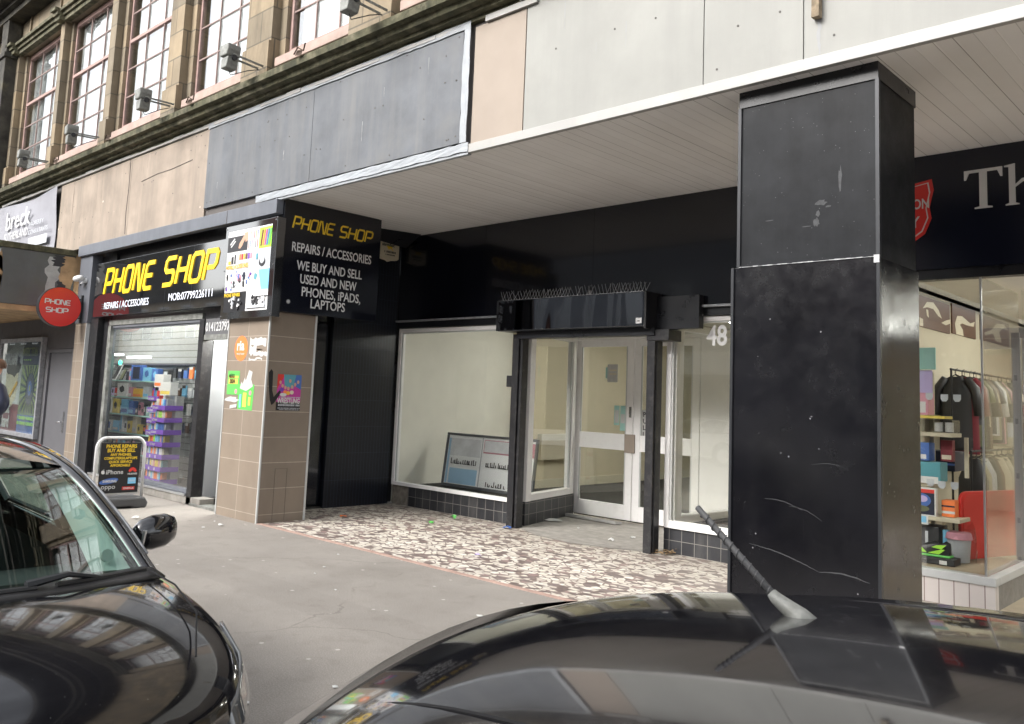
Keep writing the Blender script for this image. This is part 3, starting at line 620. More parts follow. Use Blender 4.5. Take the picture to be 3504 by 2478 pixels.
# doors
DY=9.30
mb=MB().box(-7.60,-7.545,DY-.03,DY+.07,0,2.44).box(-5.05,-4.98,DY-.03,DY+.07,0,2.44).box(-7.545,-5.05,DY-.02,DY+.06,2.40,2.44); mb.build('door_frame','white_pvc',E,bevel=.003)
def door(x0,x1,hand):
    d=MB(); y=DY
    d.box(x0,x0+.105,y,y+.05,.03,2.395).box(x1-.105,x1,y,y+.05,.03,2.395)
    for a,b in ((.03,.22),(.925,1.135),(2.30,2.395)): d.box(x0+.106,x1-.106,y+.001,y+.049,a,b)
    o=d.build('door','white_pvc',E,bevel=.004)
    MB().box(x0+.10,x1-.10,y+.022,y+.028,.215,.93).build('pane','glass_shop',o); MB().box(x0+.10,x1-.10,y+.022,y+.028,1.13,2.305).build('pane','glass_shop',o)
    g=MB()
    for a,b in ((.22,.925),(1.135,2.30)): g.box(x0+.105,x0+.125,y+.004,y+.02,a,b).box(x1-.125,x1-.105,y+.004,y+.02,a,b)
    g.build('bead','grey_pvc',o)
    return o
d1=door(-7.535,-6.545,1); d2=door(-6.535,-5.55,0); box('door',-5.54,-5.06,DY,DY+.05,.03,2.395,'white_pvc',E)
box('lock',-6.60,-6.565,DY-.012,DY-.001,1.36,1.50,'steel',d1)
box('finger_plate',-6.66,-6.50,DY-.016,DY-.002,.90,1.14,'panel_beige_clean',d1)
art('notice',FX(-6.86,DY+.018,1.25),[(rect(0,0,.085,.26),'c_mint'),(rect(.01,.03,.075,.2),'paper'),(rect(.10,-.07,.185,.26),'c_mint'),(rect(.11,.03,.175,.15),'paper')],d1)
art('notice',FX(-7.02,DY+.018,1.82),[(rect(0,.05,.05,.2),'c_mint'),(rect(.03,0,.2,.24),'paper'),(rect(.06,.1,.18,.12),'c_cream'),(rect(.06,.15,.18,.17),'c_cream')],d1)
o=art('pull_plate',FX(-6.415,DY+.018,1.10),[(rect(0,0,.09,.37),'paper')],d2)
for k,ch in enumerate('PULL'): text(ch,.085,'black_flat',FX(-6.395,DY+.0165,1.38-.085*k),d2,bold=.02,name='lettering')
tr=MB().add([(-7.62,9.02,.012),(-6.55,8.98,.012),(-6.50,9.05,.012),(-7.55,9.12,.012),(-7.62,9.02,.05),(-6.55,8.98,.05),(-6.50,9.05,.04),(-7.55,9.12,.04)],[(0,3,2,1),(4,5,6,7),(0,1,5,4),(1,2,6,5),(2,3,7,6),(3,0,4,7)]).build('loose_threshold_strip','white_trim')
tag(tr,'loose white plastic strip lying on the ground before the shop doors','strip')
# shutter posts and hood
for x,y in ((-7.215,7.66),(-5.20,7.62)):
    mb=MB().box(x,x+.10,y,y+.15,0,2.34 if x<-6 else 2.22).box(x+.101,x+.112,y+.03,y+.12,0,2.3)
    if x<-6: mb.box(x+.113,x+.15,y+.02,y+.13,0,2.36)
    o=mb.build('shutter_post','black_timber',bevel=.004)
    tag(o,'black steel shutter post on the '+('left' if x<-6 else 'right')+' of the recessed shop entrance','post','shutter posts at the entrance')
    if x<-6: box('lock_box',x-.105,x-.002,y+.02,y+.1,1.69,1.83,'black_flat',o,bevel=.006)
    else: box('cap_box',x-.01,x+.27,y+.0,y+.25,2.222,2.34,'black_timber',o,bevel=.006)
H=thing('shutter_box','long polished black roller shutter box above the shop door with bird spikes','shutter box',(-6.2,7.5,2.35))
mb=MB().grid(lambda s,t:(-7.33+2.16*s,7.50,2.375+.36*t),24,4); mb.build('front_panel','black_wavy',H,fix=False)
mb=MB().box(-7.36,-7.3305,7.498,7.79,2.37,2.74).box(-7.33,-5.17,7.502,7.79,2.735,2.745).box(-7.33,-5.17,7.502,7.79,2.365,2.374); mb.build('housing','black_satin',H)
box('end_cap',-5.168,-5.14,7.497,7.79,2.345,2.745,'black_flat',H,bevel=.004); box('end_bracket',-5.139,-4.62,7.70,7.79,2.35,2.70,'black_satin',H)
box('lintel',-7.1,-5.1,7.60,7.75,2.28,2.363,'black_satin',H)
art('sticker',FX(-5.27,7.499,2.40),[(rect(0,0,.075,.06),'white_flat'),(rect(.02,.02,.05,.032),'black_flat')],H)
sp_=MB(); q=random.Random(12)
for k in range(11):
    a=-7.30+k*.192; sp_.box(a,a+.188,7.52,7.545,2.746,2.753)
bs=sp_.build('bird_spikes','steel'); tag(bs,'row of thin wire bird spikes standing on the black shutter box','bird spikes')
nsp=46
for k in range(nsp):
    x=-7.29+2.12*k/(nsp-1); mb=MB(); t1=q.uniform(-.01,.01); ln=.10+q.uniform(-.01,.01)
    if q.random()<.12: t1=q.uniform(-.07,.07)
    mb.cyl((x,7.532,2.753),(x+t1-.010,7.50,2.753+ln),.0018,n=5)
    if q.random()<.75: mb.cyl((x,7.532,2.753),(x+t1+.016,7.57,2.753+ln),.0018,n=5)
    mb.build('spike','alu',bs)
# interior of the empty shop
mb=MB().box(-9.80,-9.70,7.96,10.3,.0,3.3); mb.build('interior_wall','interior_white',E)  # left wall by the window: daylight put into its whiter colour
mb=MB().box(-9.9,-9.45,10.3,10.5,0,3.3).box(-10.05,-9.95,10.5,19,0,3.3).box(-10.05,-3.47,19,19.1,0,3.3).box(-3.56,-3.47,8.0,19,0,3.3); mb.build('interior_wall','interior_yellow',E)
mb=MB().box(-9.945,-9.92,10.51,18.9,0,.16).box(-9.9,-3.6,18.97,18.995,0,.16); mb.build('skirting','skirting',E)
mb=MB().box(-10.05,-3.47,9.42,19.1,-.05,.012).box(-9.7,-7.6,7.99,9.42,-.05,.24).box(-4.95,-3.1,7.99,9.42,-.05,.24); mb.build('floor','carpet_dark',E)
mb=MB().box(-10.05,-3.47,7.96,19.1,3.0,3.1); mb.build('ceiling','ceiling_white',E)
mb=MB().box(-6.9,-6.7,14.0,14.15,0,3.0).box(-6.1,-3.57,13.5,13.6,0,3.0); mb.build('partition','interior_yellow',E)
ci=0
for x,y,wh in ((-7.5,10.3,'nearest the left window'),(-5.2,11.6,'nearest the right window'),(-7.5,13.2,'at the back of the shop')):
    l=MB().box(x-.6,x+.6,y-.07,y+.07,2.955,2.995).build('ceiling_light','lamp_white'); tag(l,'white fluorescent ceiling light in the empty shop '+wh,'light','ceiling lights in the empty shop')
ht=thing('wall_heater','beige electric panel heater with top vents on the empty shop wall','heater',(-9.9,11.6,.5))
box('body',-9.94,-9.85,11.28,12.02,.50,.84,'interior_cream',ht,bevel=.008)
mb=MB()
for k in range(22): a=11.32+k*.031; mb.box(-9.848,-9.84,a,a+.016,.86,.94)
mb.box(-9.94,-9.849,11.28,12.02,.842,.95); mb.build('vent_grille','interior_white',ht)
# old sign board leaning in the window
sb=thing('leaning_sign_board','old glazed sign board with red and blue panels leaning inside the empty shop window','sign board',(-8.55,8.6,.24))
O=Vector((-9.45,8.62,.24)); U=Vector((1,0,0)); V=Vector((0,.12,.99)).normalized(); W=U.cross(V); fr_=(O,U,V,W)
def pbx(mb,fr,a0,a1,b0,b1,c0,c1): mb.prism([(a0,b0),(a1,b0),(a1,b1),(a0,b1)],lambda a,b,c:fr[0]+fr[1]*a+fr[2]*b+fr[3]*(c0+c),c1-c0)
mb=MB(); pbx(mb,fr_,0,1.8,0,.04,-.02,.02); pbx(mb,fr_,0,1.8,.742,.775,-.02,.02); pbx(mb,fr_,0,.035,.041,.741,-.02,.02); pbx(mb,fr_,1.765,1.8,.041,.741,-.02,.02); mb.build('frame','pier_grey',sb,bevel=.004)
art('face',fr_,[(rect(.036,.041,1.764,.741),'board_white'),(rect(.06,.45,.72,.70),'board_grey'),(rect(.12,.05,.70,.27),'board_blue'),(rect(.12,.30,.72,.44),'board_white'),(rect(.78,.52,1.76,.71),'c_pink'),(rect(.79,.54,1.5,.70),'board_grey'),(rect(.05,.05,.09,.70),'board_blue'),(rect(.738,.045,.756,.735),'c_silver'),(blob(1.55,.20,.16,.04,12,.5,3),'c_red')],sb)
q=random.Random(8)
def broken(x0,x1,z0,h,mt,nm='faded_lettering'):
    mb=MB(); x=x0
    while x<x1:
        w_=q.uniform(.010,.022); pbx(mb,fr_,x,x+w_,z0,z0+h*q.uniform(.35,1),.006,.009)
        if q.random()<.6: pbx(mb,fr_,x+w_,x+w_+.02,z0,z0+.012,.006,.009)
        x+=w_+q.uniform(.012,.04)
    mb.build(nm,mt,sb)
broken(.14,.66,.33,.085,'c_charcoal'); broken(.86,1.55,.33,.085,'c_charcoal'); broken(.90,1.30,.06,.08,'c_charcoal')
text('S',.12,'c_charcoal',(O+U*1.60+V*.33+W*.006,U,V,W),sb,bold=.02); text('0141',.10,'c_charcoal',(O+U*1.33+V*.06+W*.006,U,V,W),sb,bold=.02)
# ============================================================ TILED PILLAR between phone shop and lobby
PI=thing('tiled_pillar','square pillar clad in tan tiles with stickers beside the phone shop door','pillar',(-9.28,5.6,0))
box('tile_cladding',-9.88,-8.95,5.30,5.93,0,2.46,'tan_tiles',PI); box('tile_cladding',-8.949,-8.93,5.301,5.929,0,2.459,'tan_tiles_side',PI)
mb=MB().box(-8.942,-8.922,5.292,5.312,.0,2.40).box(-9.89,-9.872,5.292,5.306,0,2.40).box(-8.94,-8.922,5.92,5.945,0,2.46); mb.build('corner_trim','grey_pvc',PI)
mb=MB(); mb.box(-8.929,-8.9265,5.50,5.503,.02,.62).box(-8.929,-8.9265,5.66,5.663,.02,.62).box(-8.929,-8.9265,5.503,5.66,.617,.62); mb.build('access_hatch','seam_dark',PI)
# sprayed black tick
fr_=FS(-8.9275,5.33,1.38); art('graffiti',fr_,[([(0,.36),(.03,.40),(.055,.37),(.06,.15),(.085,.075),(.16,.16),(.18,.20),(.17,.11),(.09,.0),(.06,-.02),(.035,.04),(.01,.2)],'black_flat')],PI)
def small_print(par,fr,lines,mt,lift=.003,seed=1):
    q=random.Random(seed); mb=MB()
    for a0,a1,b,h in lines:
        x=a0
        while x<a1:
            w_=h*q.uniform(.35,.75); mb.prism([(x,b),(x+w_,b),(x+w_,b+h),(x,b+h)],lambda a,b_,c:fr[0]+fr[1]*a+fr[2]*b_+fr[3]*(lift+c),.0005); x+=w_+h*(.25 if q.random()<.8 else .8)
    return mb.build('small_print',mt,par)
def sticker(nm,label,cat,fr,shapes,texts=()):
    o=art(nm,fr,shapes); tag(o,label,cat)
    for (s_,sz,mt_,a,b,kw) in texts: text(s_,sz,mt_,(fr[0]+fr[1]*a+fr[2]*b+fr[3]*(.0008*len(shapes)*.5+.0012),fr[1],fr[2],fr[3]),o,th=.0006,lift=0,**kw)
    return o
sticker('round_sticker','orange oval money transfer sticker high on the tiled pillar','sticker',FX(-9.55,5.2985,2.025),[(oval(0,0,.155,.155,32),'c_orange')],
  [('ria',.17,'white_flat',-.105,-.02,dict(bold=.03,xs=1.0)),('Money Transfer',.028,'white_flat',-.095,-.075,dict(bold=.02))])
q=random.Random(2)
def torn(x0,x1,z0,z1,s): 
    q=random.Random(s); n=9
    return [(x0+(x1-x0)*i/n,z0+q.uniform(0,.03)) for i in range(n+1)]+[(x1-(x1-x0)*i/n,z1-q.uniform(0,.03)) for i in range(n+1)]
sticker('torn_paper','scraped off white paper remains beside the orange sticker','paper',FX(-9.35,5.2985,1.87),[(torn(0,.37,.17,.29,1),'paper'),(torn(.0,.16,.06,.2,2),'paper'),(torn(.1,.40,.05,.13,3),'paper'),(torn(.0,.3,.0,.05,4),'paper'),(torn(.15,.3,.12,.155,6),'tan_tiles')])
sticker('torn_flyer','torn green and yellow gig flyer on the front of the tiled pillar','flyer',FX(-9.84,5.2985,1.29),
  [([(.02,.24),(.02,.46),(.30,.46),(.31,.22)],'c_green'),([(.30,.0),(.64,-.01),(.66,.30),(.30,.30)],'c_green'),([(.02,.17),(.30,.17),(.31,.23),(.02,.24)],'c_green'),(blob(.15,.11,.15,.035,14,.3,2),'paper'),([(.33,.25),(.36,.33),(.39,.30),(.43,.38),(.46,.34),(.52,.47),(.60,.45),(.58,.36),(.63,.28),(.48,.22)],'paper'),(rect(.05,.37,.28,.40),'c_yellow'),(rect(.05,.30,.27,.36),'c_yellow'),(oval(.24,.21,.03,.03),'c_pink'),(oval(.58,.20,.03,.03),'c_pink'),(rect(.34,.02,.38,.18),'c_sky'),(rect(.42,.03,.5,.2),'c_yellow'),(rect(.55,.05,.60,.15),'c_yellow'),([(.12,.0),(.28,.02),(.29,.06),(.13,.04)],'paper')],
  [('MERRIS',.07,'black_flat',.06,.375,dict(bold=.01,xs=.6)),('2024',.07,'black_flat',.08,.31,dict(bold=.02,xs=.9))])
wp=sticker('wrestling_poster','bright red and blue wrestling poster on the side of the tiled pillar','poster',FS(-8.9285,5.452,1.30),
  [(rect(0,0,.325,.425),'c_maroon'),(rect(0,.10,.325,.425),'c_magenta'),([(0,.25),(.1,.425),(0,.425)],'c_red'),([(.08,.425),(.10,.28),(.22,.26),(.25,.425)],'c_teal'),([(.25,.425),(.22,.3),(.325,.25),(.325,.425)],'c_blue'),(rect(0,.0,.325,.095),'black_flat')]+
  [(oval(a,b,.016,.022,10),'c_skin') for a,b in ((.04,.33),(.07,.29),(.11,.27),(.15,.26),(.20,.28),(.24,.31),(.28,.34),(.17,.35))]+[(oval(a,b-.035,.026,.024,10),k) for a,b,k in ((.06,.28,'c_purple'),(.11,.25,'c_orange'),(.15,.24,'c_amber'),(.20,.25,'c_cream'),(.26,.28,'c_magenta'))]+[(oval(.085,.185,.045,.02,16),'white_flat')],
  [('WRESTLING',.085,'white_flat',.008,.085,dict(bold=.03,xs=.66))])
small_print(wp,FS(-8.9285,5.452,1.30),[(.03,.30,.15,.012),(.015,.31,.052,.022),(.01,.31,.022,.010),(.03,.29,.006,.008)],'c_silver',.024)

# ============================================================ PHONE SHOP
S=thing('phone_shop','small phone repair shop with black fascia, crowded display window and open door','shop',(-12.2,5.4,0))
mb=MB().box(-15.08,-8.885,5.25,5.345,3.625,3.80); mb.build('header_beam','beam_grey',S,bevel=.006)
box('header_joint',-10.07,-10.06,5.247,5.249,3.63,3.79,'seam_dark',S)
box('pier',-15.07,-14.55,5.30,5.5,2.5,3.624,'pier_grey',S,bevel=.004)
box('tile_pier',-15.05,-14.60,5.31,5.5,0,2.498,'tan_tiles',S); box('corner_trim',-14.598,-14.575,5.305,5.5,0,2.498,'grey_pvc',S)
mb=MB().box(-14.57,-13.98,5.46,5.56,0,3.62).box(-14.57,-9.65,5.50,5.6,3.44,3.80).box(-13.979,-9.65,5.47,5.57,2.44,2.60).box(-10.88,-10.75,5.40,5.55,0,2.44); mb.build('surround','black_timber',S,bevel=.004)
box('jamb',-14.57,-14.25,5.36,5.46,0,2.57,'black_timber',S,bevel=.004)
# main sign
sg=thing('shop_sign','glossy black PHONE SHOP fascia sign with raised yellow lettering over the shop window','sign',(-12.2,5.3,3))
box('board',-14.42,-9.99,5.33,5.45,2.585,3.455,'sign_black_gloss',sg,bevel=.003)
mb=MB().box(-11.85,-11.845,5.328,5.3295,2.6,3.44).box(-11.05,-11.045,5.328,5.3295,2.6,3.44); mb.build('board_joint','dark_metal',sg)
strokes('PHONE',.375,'yellow_lit',FX(-14.03,5.329,2.945),sg,w=.17,ws=.90,gap=.295,shear=.26,th=.010)
strokes('SHOP',.375,'yellow_lit',FX(-11.93,5.329,2.955),sg,w=.17,ws=1.02,gap=.30,shear=.26,th=.010)
text('REPAIRS / ACCESSORIES',.15,'white_lit',FX(-13.99,5.329,2.70),sg,fit=1.62,bold=0,th=.001)
text('MOB:07799226111',.15,'white_lit',FX(-11.73,5.329,2.72),sg,fit=1.27,bold=0,th=.001)
# window
wn=framed(-13.98,-10.89,.13,2.44,.035,y=5.47,mt='pier_grey',parent=S,bot=.05,inner='pier_grey')
mb=MB().box(-13.975,-13.87,5.42,5.468,.1,2.44); mb.build('shutter_guide','flood_grey',S)
mb=MB().box(-14.2,-10.5,5.40,5.6,0,.10); mb.build('step_base','concrete',S,bevel=.006)
box('sill',-14.2,-10.9,5.385,5.47,.101,.125,'alu',S)
mb=MB().box(-10.745,-9.89,5.42,5.5,2.23,2.44); nb=mb.build('number_board','grey_hoarding',S); text('0141237972',.165,'white_flat',FX(-10.73,5.418,2.275),nb,fit=.70,bold=.015)
mb=MB().box(-10.745,-9.89,5.41,5.5,2.16,2.228).box(-14.0,-10.89,5.44,5.47,2.45,2.53); mb.build('shutter_rail','flood_grey',S)
# open doorway
mb=MB().box(-10.75,-9.89,5.38,5.56,0,.03); mb.build('threshold','flood_grey',S)
dr=box('door_panel',-10.80,-10.752,5.56,6.9,.04,2.16,'door_grey',S)
small_print(dr,FS(-10.7515,5.80,.62),[(.0,.13,.13,.05),(.0,.20,.06,.05),(.05,.2,.0,.04)],'scuff_grey',.001)
mb=MB().box(-10.75,-9.7,6.9,6.95,0,2.5).box(-10.75,-9.8,5.56,6.9,2.3,2.35); mb.build('door_reveal','door_grey',S)
mb=MB().tube([(-10.74,5.72,2.14),(-10.72,5.72,2.09),(-10.72,5.80,2.09),(-10.74,5.80,2.14)],.006); mb.build('closer','dark_metal',S)
# interior
mb=MB().box(-16.6,-11.0,6.42,6.5,.0,3.2); mb.build('back_display_wall','slatwall',S)
mb=MB().box(-16.7,-16.6,5.6,6.5,0,3.2); mb.build('side_display_wall','slatwall',S)
mb=MB().box(-10.96,-10.90,5.58,6.5,0,3.2); mb.build('partition','grey_pvc',S)
mb=MB().box(-16.7,-10.56,5.57,6.5,-.05,.09).box(-10.75,-9.7,5.561,6.9,-.05,.02); mb.build('floor','carpet_dark',S)
mb=MB().box(-16.7,-9.7,5.61,6.5,2.75,2.8); mb.build('ceiling','ceiling_white',S)
box('shelf_rail',-16.2,-12.6,6.36,6.41,1.86,1.90,'c_navy',S)
for k,z in enumerate((1.58,1.31,1.02,.72,.40)):
    MB().box(-16.5,-13.0,6.0,6.41,z,z+.012).build('shelf','plastic_clear' if k else 'plastic_clear',S)
    MB().box(-16.5,-13.0,5.995,5.9995,z-.004,z+.016).build('shelf_edge','c_mint',S)
for k,(x0,x1,z) in enumerate(((-15.7,-15.0,2.02),(-14.7,-13.9,1.97))):
    l=MB().box(x0,x1,6.05,6.12,z,z+.03).build('strip_light','lamp_dim'); tag(l,('shorter' if k==0 else 'longer')+' white strip light above the phone shop window shelves','light','strip lights in the phone shop window')
l=MB().cyl((-13.86,5.60,1.87),(-13.86,5.62,1.87),.035,n=20).build('green_reflection','reflected_green'); tag(l,'small round glowing green disc standing for a traffic light reflected in the phone shop window','reflection')  # reflection of a green traffic light, made as a glowing disc
l=MB().box(-15.9,-11.2,5.66,5.70,2.60,2.63).build('fill_light','lamp_white'); tag(l,'long white fill light added out of sight behind the head of the phone shop window','light')  # unseen light, added to brighten the goods from the front
l=MB().box(-10.55,-9.95,5.75,6.15,2.27,2.295).build('fill_light','lamp_white'); tag(l,'short white fill light added in the phone shop doorway ceiling','light')  # added to brighten the dark doorway
# display goods: (kind, x, z-shelf, w, h, colour, label)
def pack(nm,x,z,w_,h_,mt,label,cat,face=None,y=6.08,d=.08,tilt=0,group=None,facem='white_flat'):
    o=thing(nm,label,cat,(x,y,z),group)
    b_=MB().box(x,x+w_,y,y+d,z,z+h_).build('carton',mt,o,bevel=.003)
    if face=='window': art('print',FX(x,y-.0005,z),[(rect(w_*.18,h_*.12,w_*.82,h_*.88),facem)],o)
    elif face=='band': art('print',FX(x,y-.0005,z),[(rect(w_*.05,h_*.1,w_*.95,h_*.35),facem)],o)
    elif face=='logo': art('print',FX(x,y-.0005,z),[(blob(w_*.5,h_*.55,w_*.25,h_*.25,12,.2,3),facem)],o)
    elif face=='multi': art('print',FX(x,y-.0005,z),[(rect(w_*(.06+.16*k),h_*.2,w_*(.15+.16*k),h_*.85),('c_navy','c_blue','c_charcoal','c_red','c_navy','c_blue')[k%6]) for k in range(6)],o)
    return o
S1,S2,S3,S4=1.593,1.323,1.033,.733
pk=[('tablet_box',-14.55,S1,.42,.26,'c_blue','dark blue tablet box with white edge on the top shelf','box','window','c_navy'),
('charger_box',-14.08,S1,.30,.22,'c_sky','bright blue charger box on the top shelf','box','logo','c_blue'),
('cable_box',-13.74,S1,.22,.20,'c_blue','deep blue square box beside the bright blue box','box','logo','c_sky'),
('phone_case_pack',-13.35,S1,.2,.18,'c_charcoal','dark phone case pack at the right of the top shelf','pack','window','c_silver'),
('earphone_box',-15.05,S2,.40,.22,'white_flat','large white box with dark diamond print on the second shelf','box','logo','c_charcoal'),
('lighter_tray',-15.15,S2-.0,.09,.14,'c_red','red lighter pack at the left of the white diamond box','pack','band','white_flat'),
('juice_pack',-14.58,S2,.12,.16,'c_pink','pink bottled pack on the second shelf','pack','band','white_flat'),
('orange_carton',-14.40,S2,.30,.14,'c_amber','low amber carton on the second shelf','carton','band','c_orange'),
('white_bottle_pack',-14.02,S2,.2,.18,'c_silver','silver bottle pack at the end of the second shelf','pack','band','c_sky'),
('small_speaker',-15.75,S2,.12,.13,'c_charcoal','small black speaker at the left of the second shelf','speaker','logo','c_yellow'),
('glass_holder',-16.05,S2,.16,.10,'c_sky','pale blue gadget pack at the far left of the second shelf','pack','band','white_flat'),
('cream_box',-15.72,S3,.22,.17,'c_cream','cream cardboard box on the third shelf','box','band','c_yellow'),
('watch_box',-15.40,S3,.16,.26,'white_flat','tall white watch strap box on the third shelf','box','window','c_navy'),
('yellow_case_box',-15.18,S3,.24,.24,'c_yellow','tall yellow case box with a black strap print','box','logo','c_charcoal'),
('blue_bottle_set',-14.83,S3,.26,.24,'c_sky','see-through blue bottle set on the third shelf','bottle set','band','c_blue'),
('blue_bottle_set',-14.52,S3,.18,.22,'c_blue','dark blue bottle set beside the see-through one','bottle set','band','c_sky'),
('strap_tray',-16.12,S4,.95,.17,'white_flat','wide white tray of six coloured watch straps on the fourth shelf','tray','multi','c_navy'),
('clear_pack',-15.10,S4,.22,.17,'c_sky','pale blue clear pack beside the strap tray','pack','band','white_flat'),
('tall_pack',-14.82,S4,.10,.30,'white_flat','tall narrow white pack on the fourth shelf','pack','window','c_sky'),
('yellow_pack',-14.52,S4,.16,.19,'c_yellow','wide yellow pack with brown print on the fourth shelf','pack','logo','c_brown'),
('cream_pack',-14.32,S4,.15,.26,'c_cream','cream and grey pack between the two yellow packs','pack','band','c_silver'),
('small_yellow_pack',-14.12,S4,.12,.15,'c_yellow','small yellow pack at the right end of the fourth shelf','pack','logo','c_charcoal'),
('grey_box',-16.0,.413,.3,.16,'c_silver','grey box alone on the lowest shelf','box','band','c_charcoal')]
for k_ in pk: pack(k_[0],k_[1],k_[2],k_[3],k_[4],k_[5],k_[6],k_[7],k_[8],facem=k_[9])
for k,(x,a,lab) in enumerate(((-15.75,.5,'tilted pale phone dummy at the left of the top shelf'),(-15.38,.45,'tilted black phone dummy with white edge on the top shelf'),(-15.05,.35,'tilted small black phone dummy near the tablet box'))):
    mb=MB(); O=Vector((x,6.1,S1)); U=Vector((.85,0,-.0)).normalized(); V=Vector((a,.25,1)).normalized(); W=U.cross(V).normalized(); fr_=(O,U,V,W)
    w_,h_=(.17,.30) if k<2 else (.12,.22)
    t=thing('display_phone',lab,'phone',tuple(O)); pbx(mb,fr_,0,w_,0,h_,-.008,.008); mb.build('case',('c_silver','white_flat','c_charcoal')[k],t,bevel=.004)
    art('screen',(O+W*.0082,U,V,W),[([(.012,.02),(w_-.012,.02),(w_-.012,h_-.02),(.012,h_-.02)],('c_cream','black_flat','c_olive')[k])],t)
# small clutter on hooks behind the shelves, real packets hung row by row
hook=0; q=random.Random(21)
cols_=['c_sky','c_silver','c_charcoal','c_mint','c_navy','white_flat','c_brown','c_blue','c_orange']
names_={'c_sky':'pale blue','c_silver':'silver','c_charcoal':'charcoal','c_mint':'mint','c_navy':'navy','white_flat':'white','c_brown':'brown','c_blue':'blue','c_orange':'orange'}
for row,z in enumerate((1.66,1.36,1.08,.80)):
    for k in range(11):
        x=-13.62+k*.19-(.6 if row%2 else .52)*0; mt_=q.choice(cols_); w_=q.uniform(.09,.14); h_=q.uniform(.13,.20)
        o=thing('hanging_packet','blister packet hung on the slatted wall behind the tall sweet-coloured display stand','packet',(x,6.36,z),'packets hung on the slatted wall')
        MB().box(x,x+w_,6.37,6.40,z,z+h_).build('blister',mt_,o); art('card',FX(x,6.3695,z),[(rect(0,h_*.75,w_,h_),'white_flat' if k%2 else 'c_charcoal')],o)
# more small stock standing along the shelves
q=random.Random(91); small=['white_flat','c_silver','white_flat','c_charcoal','c_sky','c_navy','c_cream','white_flat','c_mint','c_silver','c_pink','c_lilac']
taken={r_[2]:[(a[1]-.02,a[1]+a[3]+.02) for a in pk if abs(a[2]-r_[2])<.01] for r_ in pk}
for z in (S1,S2,S3,S4,.413):
    x=-16.35
    while x<-13.2:
        w_=q.uniform(.05,.11); occ=any(a<x+w_ and x<b for a,b in taken.get(z,[])) or (z==S1 and -15.85<x<-14.85)
        if not occ:
            h_=q.uniform(.08,.22); mt_=q.choice(small); o=thing('small_packet','small boxed accessory standing among the stock on the glass shelves of the phone shop window','packet',(x,6.12,z),'small packets on the glass shelves')
            MB().box(x,x+w_,6.10,6.14,z,z+h_).build('carton',mt_,o); art('print',FX(x,6.0995,z),[(rect(w_*.15,h_*.35,w_*.85,h_*.8),q.choice(['c_navy','c_charcoal','c_sky','c_orange','white_flat','c_purple']))],o)
        x+=w_+q.uniform(.008,.03)
# vape display stand: two towers
vs_=thing('display_stand','tall purple stepped display stand of coloured packets in the phone shop window','display stand',(-12.6,5.9,.09))
def tower(x0,x1,y0,y1,zt,rows,side):
    mb=MB().box(x0,x1,y0+.16,y1,.09,zt); mb.build('tower','white_flat',vs_)
    rh=(zt-.12)/rows
    for r_ in range(rows):
        z=.12+rh*r_
        s_=MB().box(x0,x1,y0+.02,y0+.158,z-.012,z).box(x0,x1,y0,y0+.0195,z-.03,z+.035); s_.build('tray','c_purple',vs_)
        if r_>rows//2-1:
            text('LOST MARY',.045,'white_flat',FX(x0+.02,y0-.001,z-.018),vs_,xs=.8 if x1-x0>.3 else .62,bold=.01)
        else:
            mb=MB()
            for a in (.04,.22): mb.box(x0+a,x0+a+.035,y0-.003,y0-.0005,z-.02,z+.02)
            mb.build('price_tag','white_flat',vs_)
        n=int((x1-x0-.03)/.055)
        for c_ in range(n):
            mt_=q.choice(['c_red','c_orange','c_yellow','c_lime','c_sky','c_blue','c_pink','c_silver','c_cream','c_teal']) if r_%2 else q.choice(['white_flat','c_silver','c_blue','c_sky','c_cream','c_orange'])
            xx=x0+.02+c_*.055; MB().box(xx,xx+.042,y0+.05,y0+.13,z,z+min(.155,rh*.72)).build('packet',mt_,vs_)
    return rh
tower(-13.17,-12.83,5.80,6.05,1.50,8,0); tower(-12.82,-12.38,5.72,6.0,1.38,7,0)
mb=MB().box(-12.379,-12.36,5.72,6.05,.1,1.40); mb.build('side_panel','plastic_clear',vs_)
for k in range(7):
    z=.12+(1.38-.12)/7*k; mb=MB().box(-12.359,-12.355,5.72,5.98,z-.03,z+.04); o=mb.build('side_strip','c_purple',vs_)
pack('white_carton',-13.13,1.503,.30,.20,'white_flat','white and orange carton on top of the left display tower','carton','band',y=5.86,d=.12,facem='c_orange')
pack('white_carton',-12.78,1.383,.34,.20,'white_flat','white and lime carton on top of the right display tower','carton','band',y=5.80,d=.12,facem='c_yellow')

# side sign over the lobby, facing the road's far end
ss=thing('side_sign','dark navy PHONE SHOP side sign with white lines of writing above the tiled pillar','sign',(-9,6,2.46))
box('board',-9.63,-8.865,5.348,6.80,2.465,3.815,'black_panel',ss,bevel=.003)
strokes('PHONE',.14,'yellow_flat',FS(-8.8645,5.475,3.485),ss,w=.17,ws=.88,gap=.20,shear=.2)
strokes('SHOP',.14,'yellow_flat',FS(-8.8645,6.15,3.485),ss,w=.17,ws=.95,gap=.22,shear=.2)
for s_,y0,y1,z,sz in (('REPAIRS / ACCESSORIES',5.477,6.655,3.205,.16),('WE BUY AND SELL',5.566,6.531,2.99,.16),('USED AND NEW',5.62,6.45,2.83,.16),('PHONES, iPADS,',5.65,6.52,2.68,.16),('LAPTOPS',5.785,6.29,2.545,.16)):
    text(s_,sz,'white_flat',FS(-8.8645,y0,z),ss,fit=y1-y0,bold=.012)
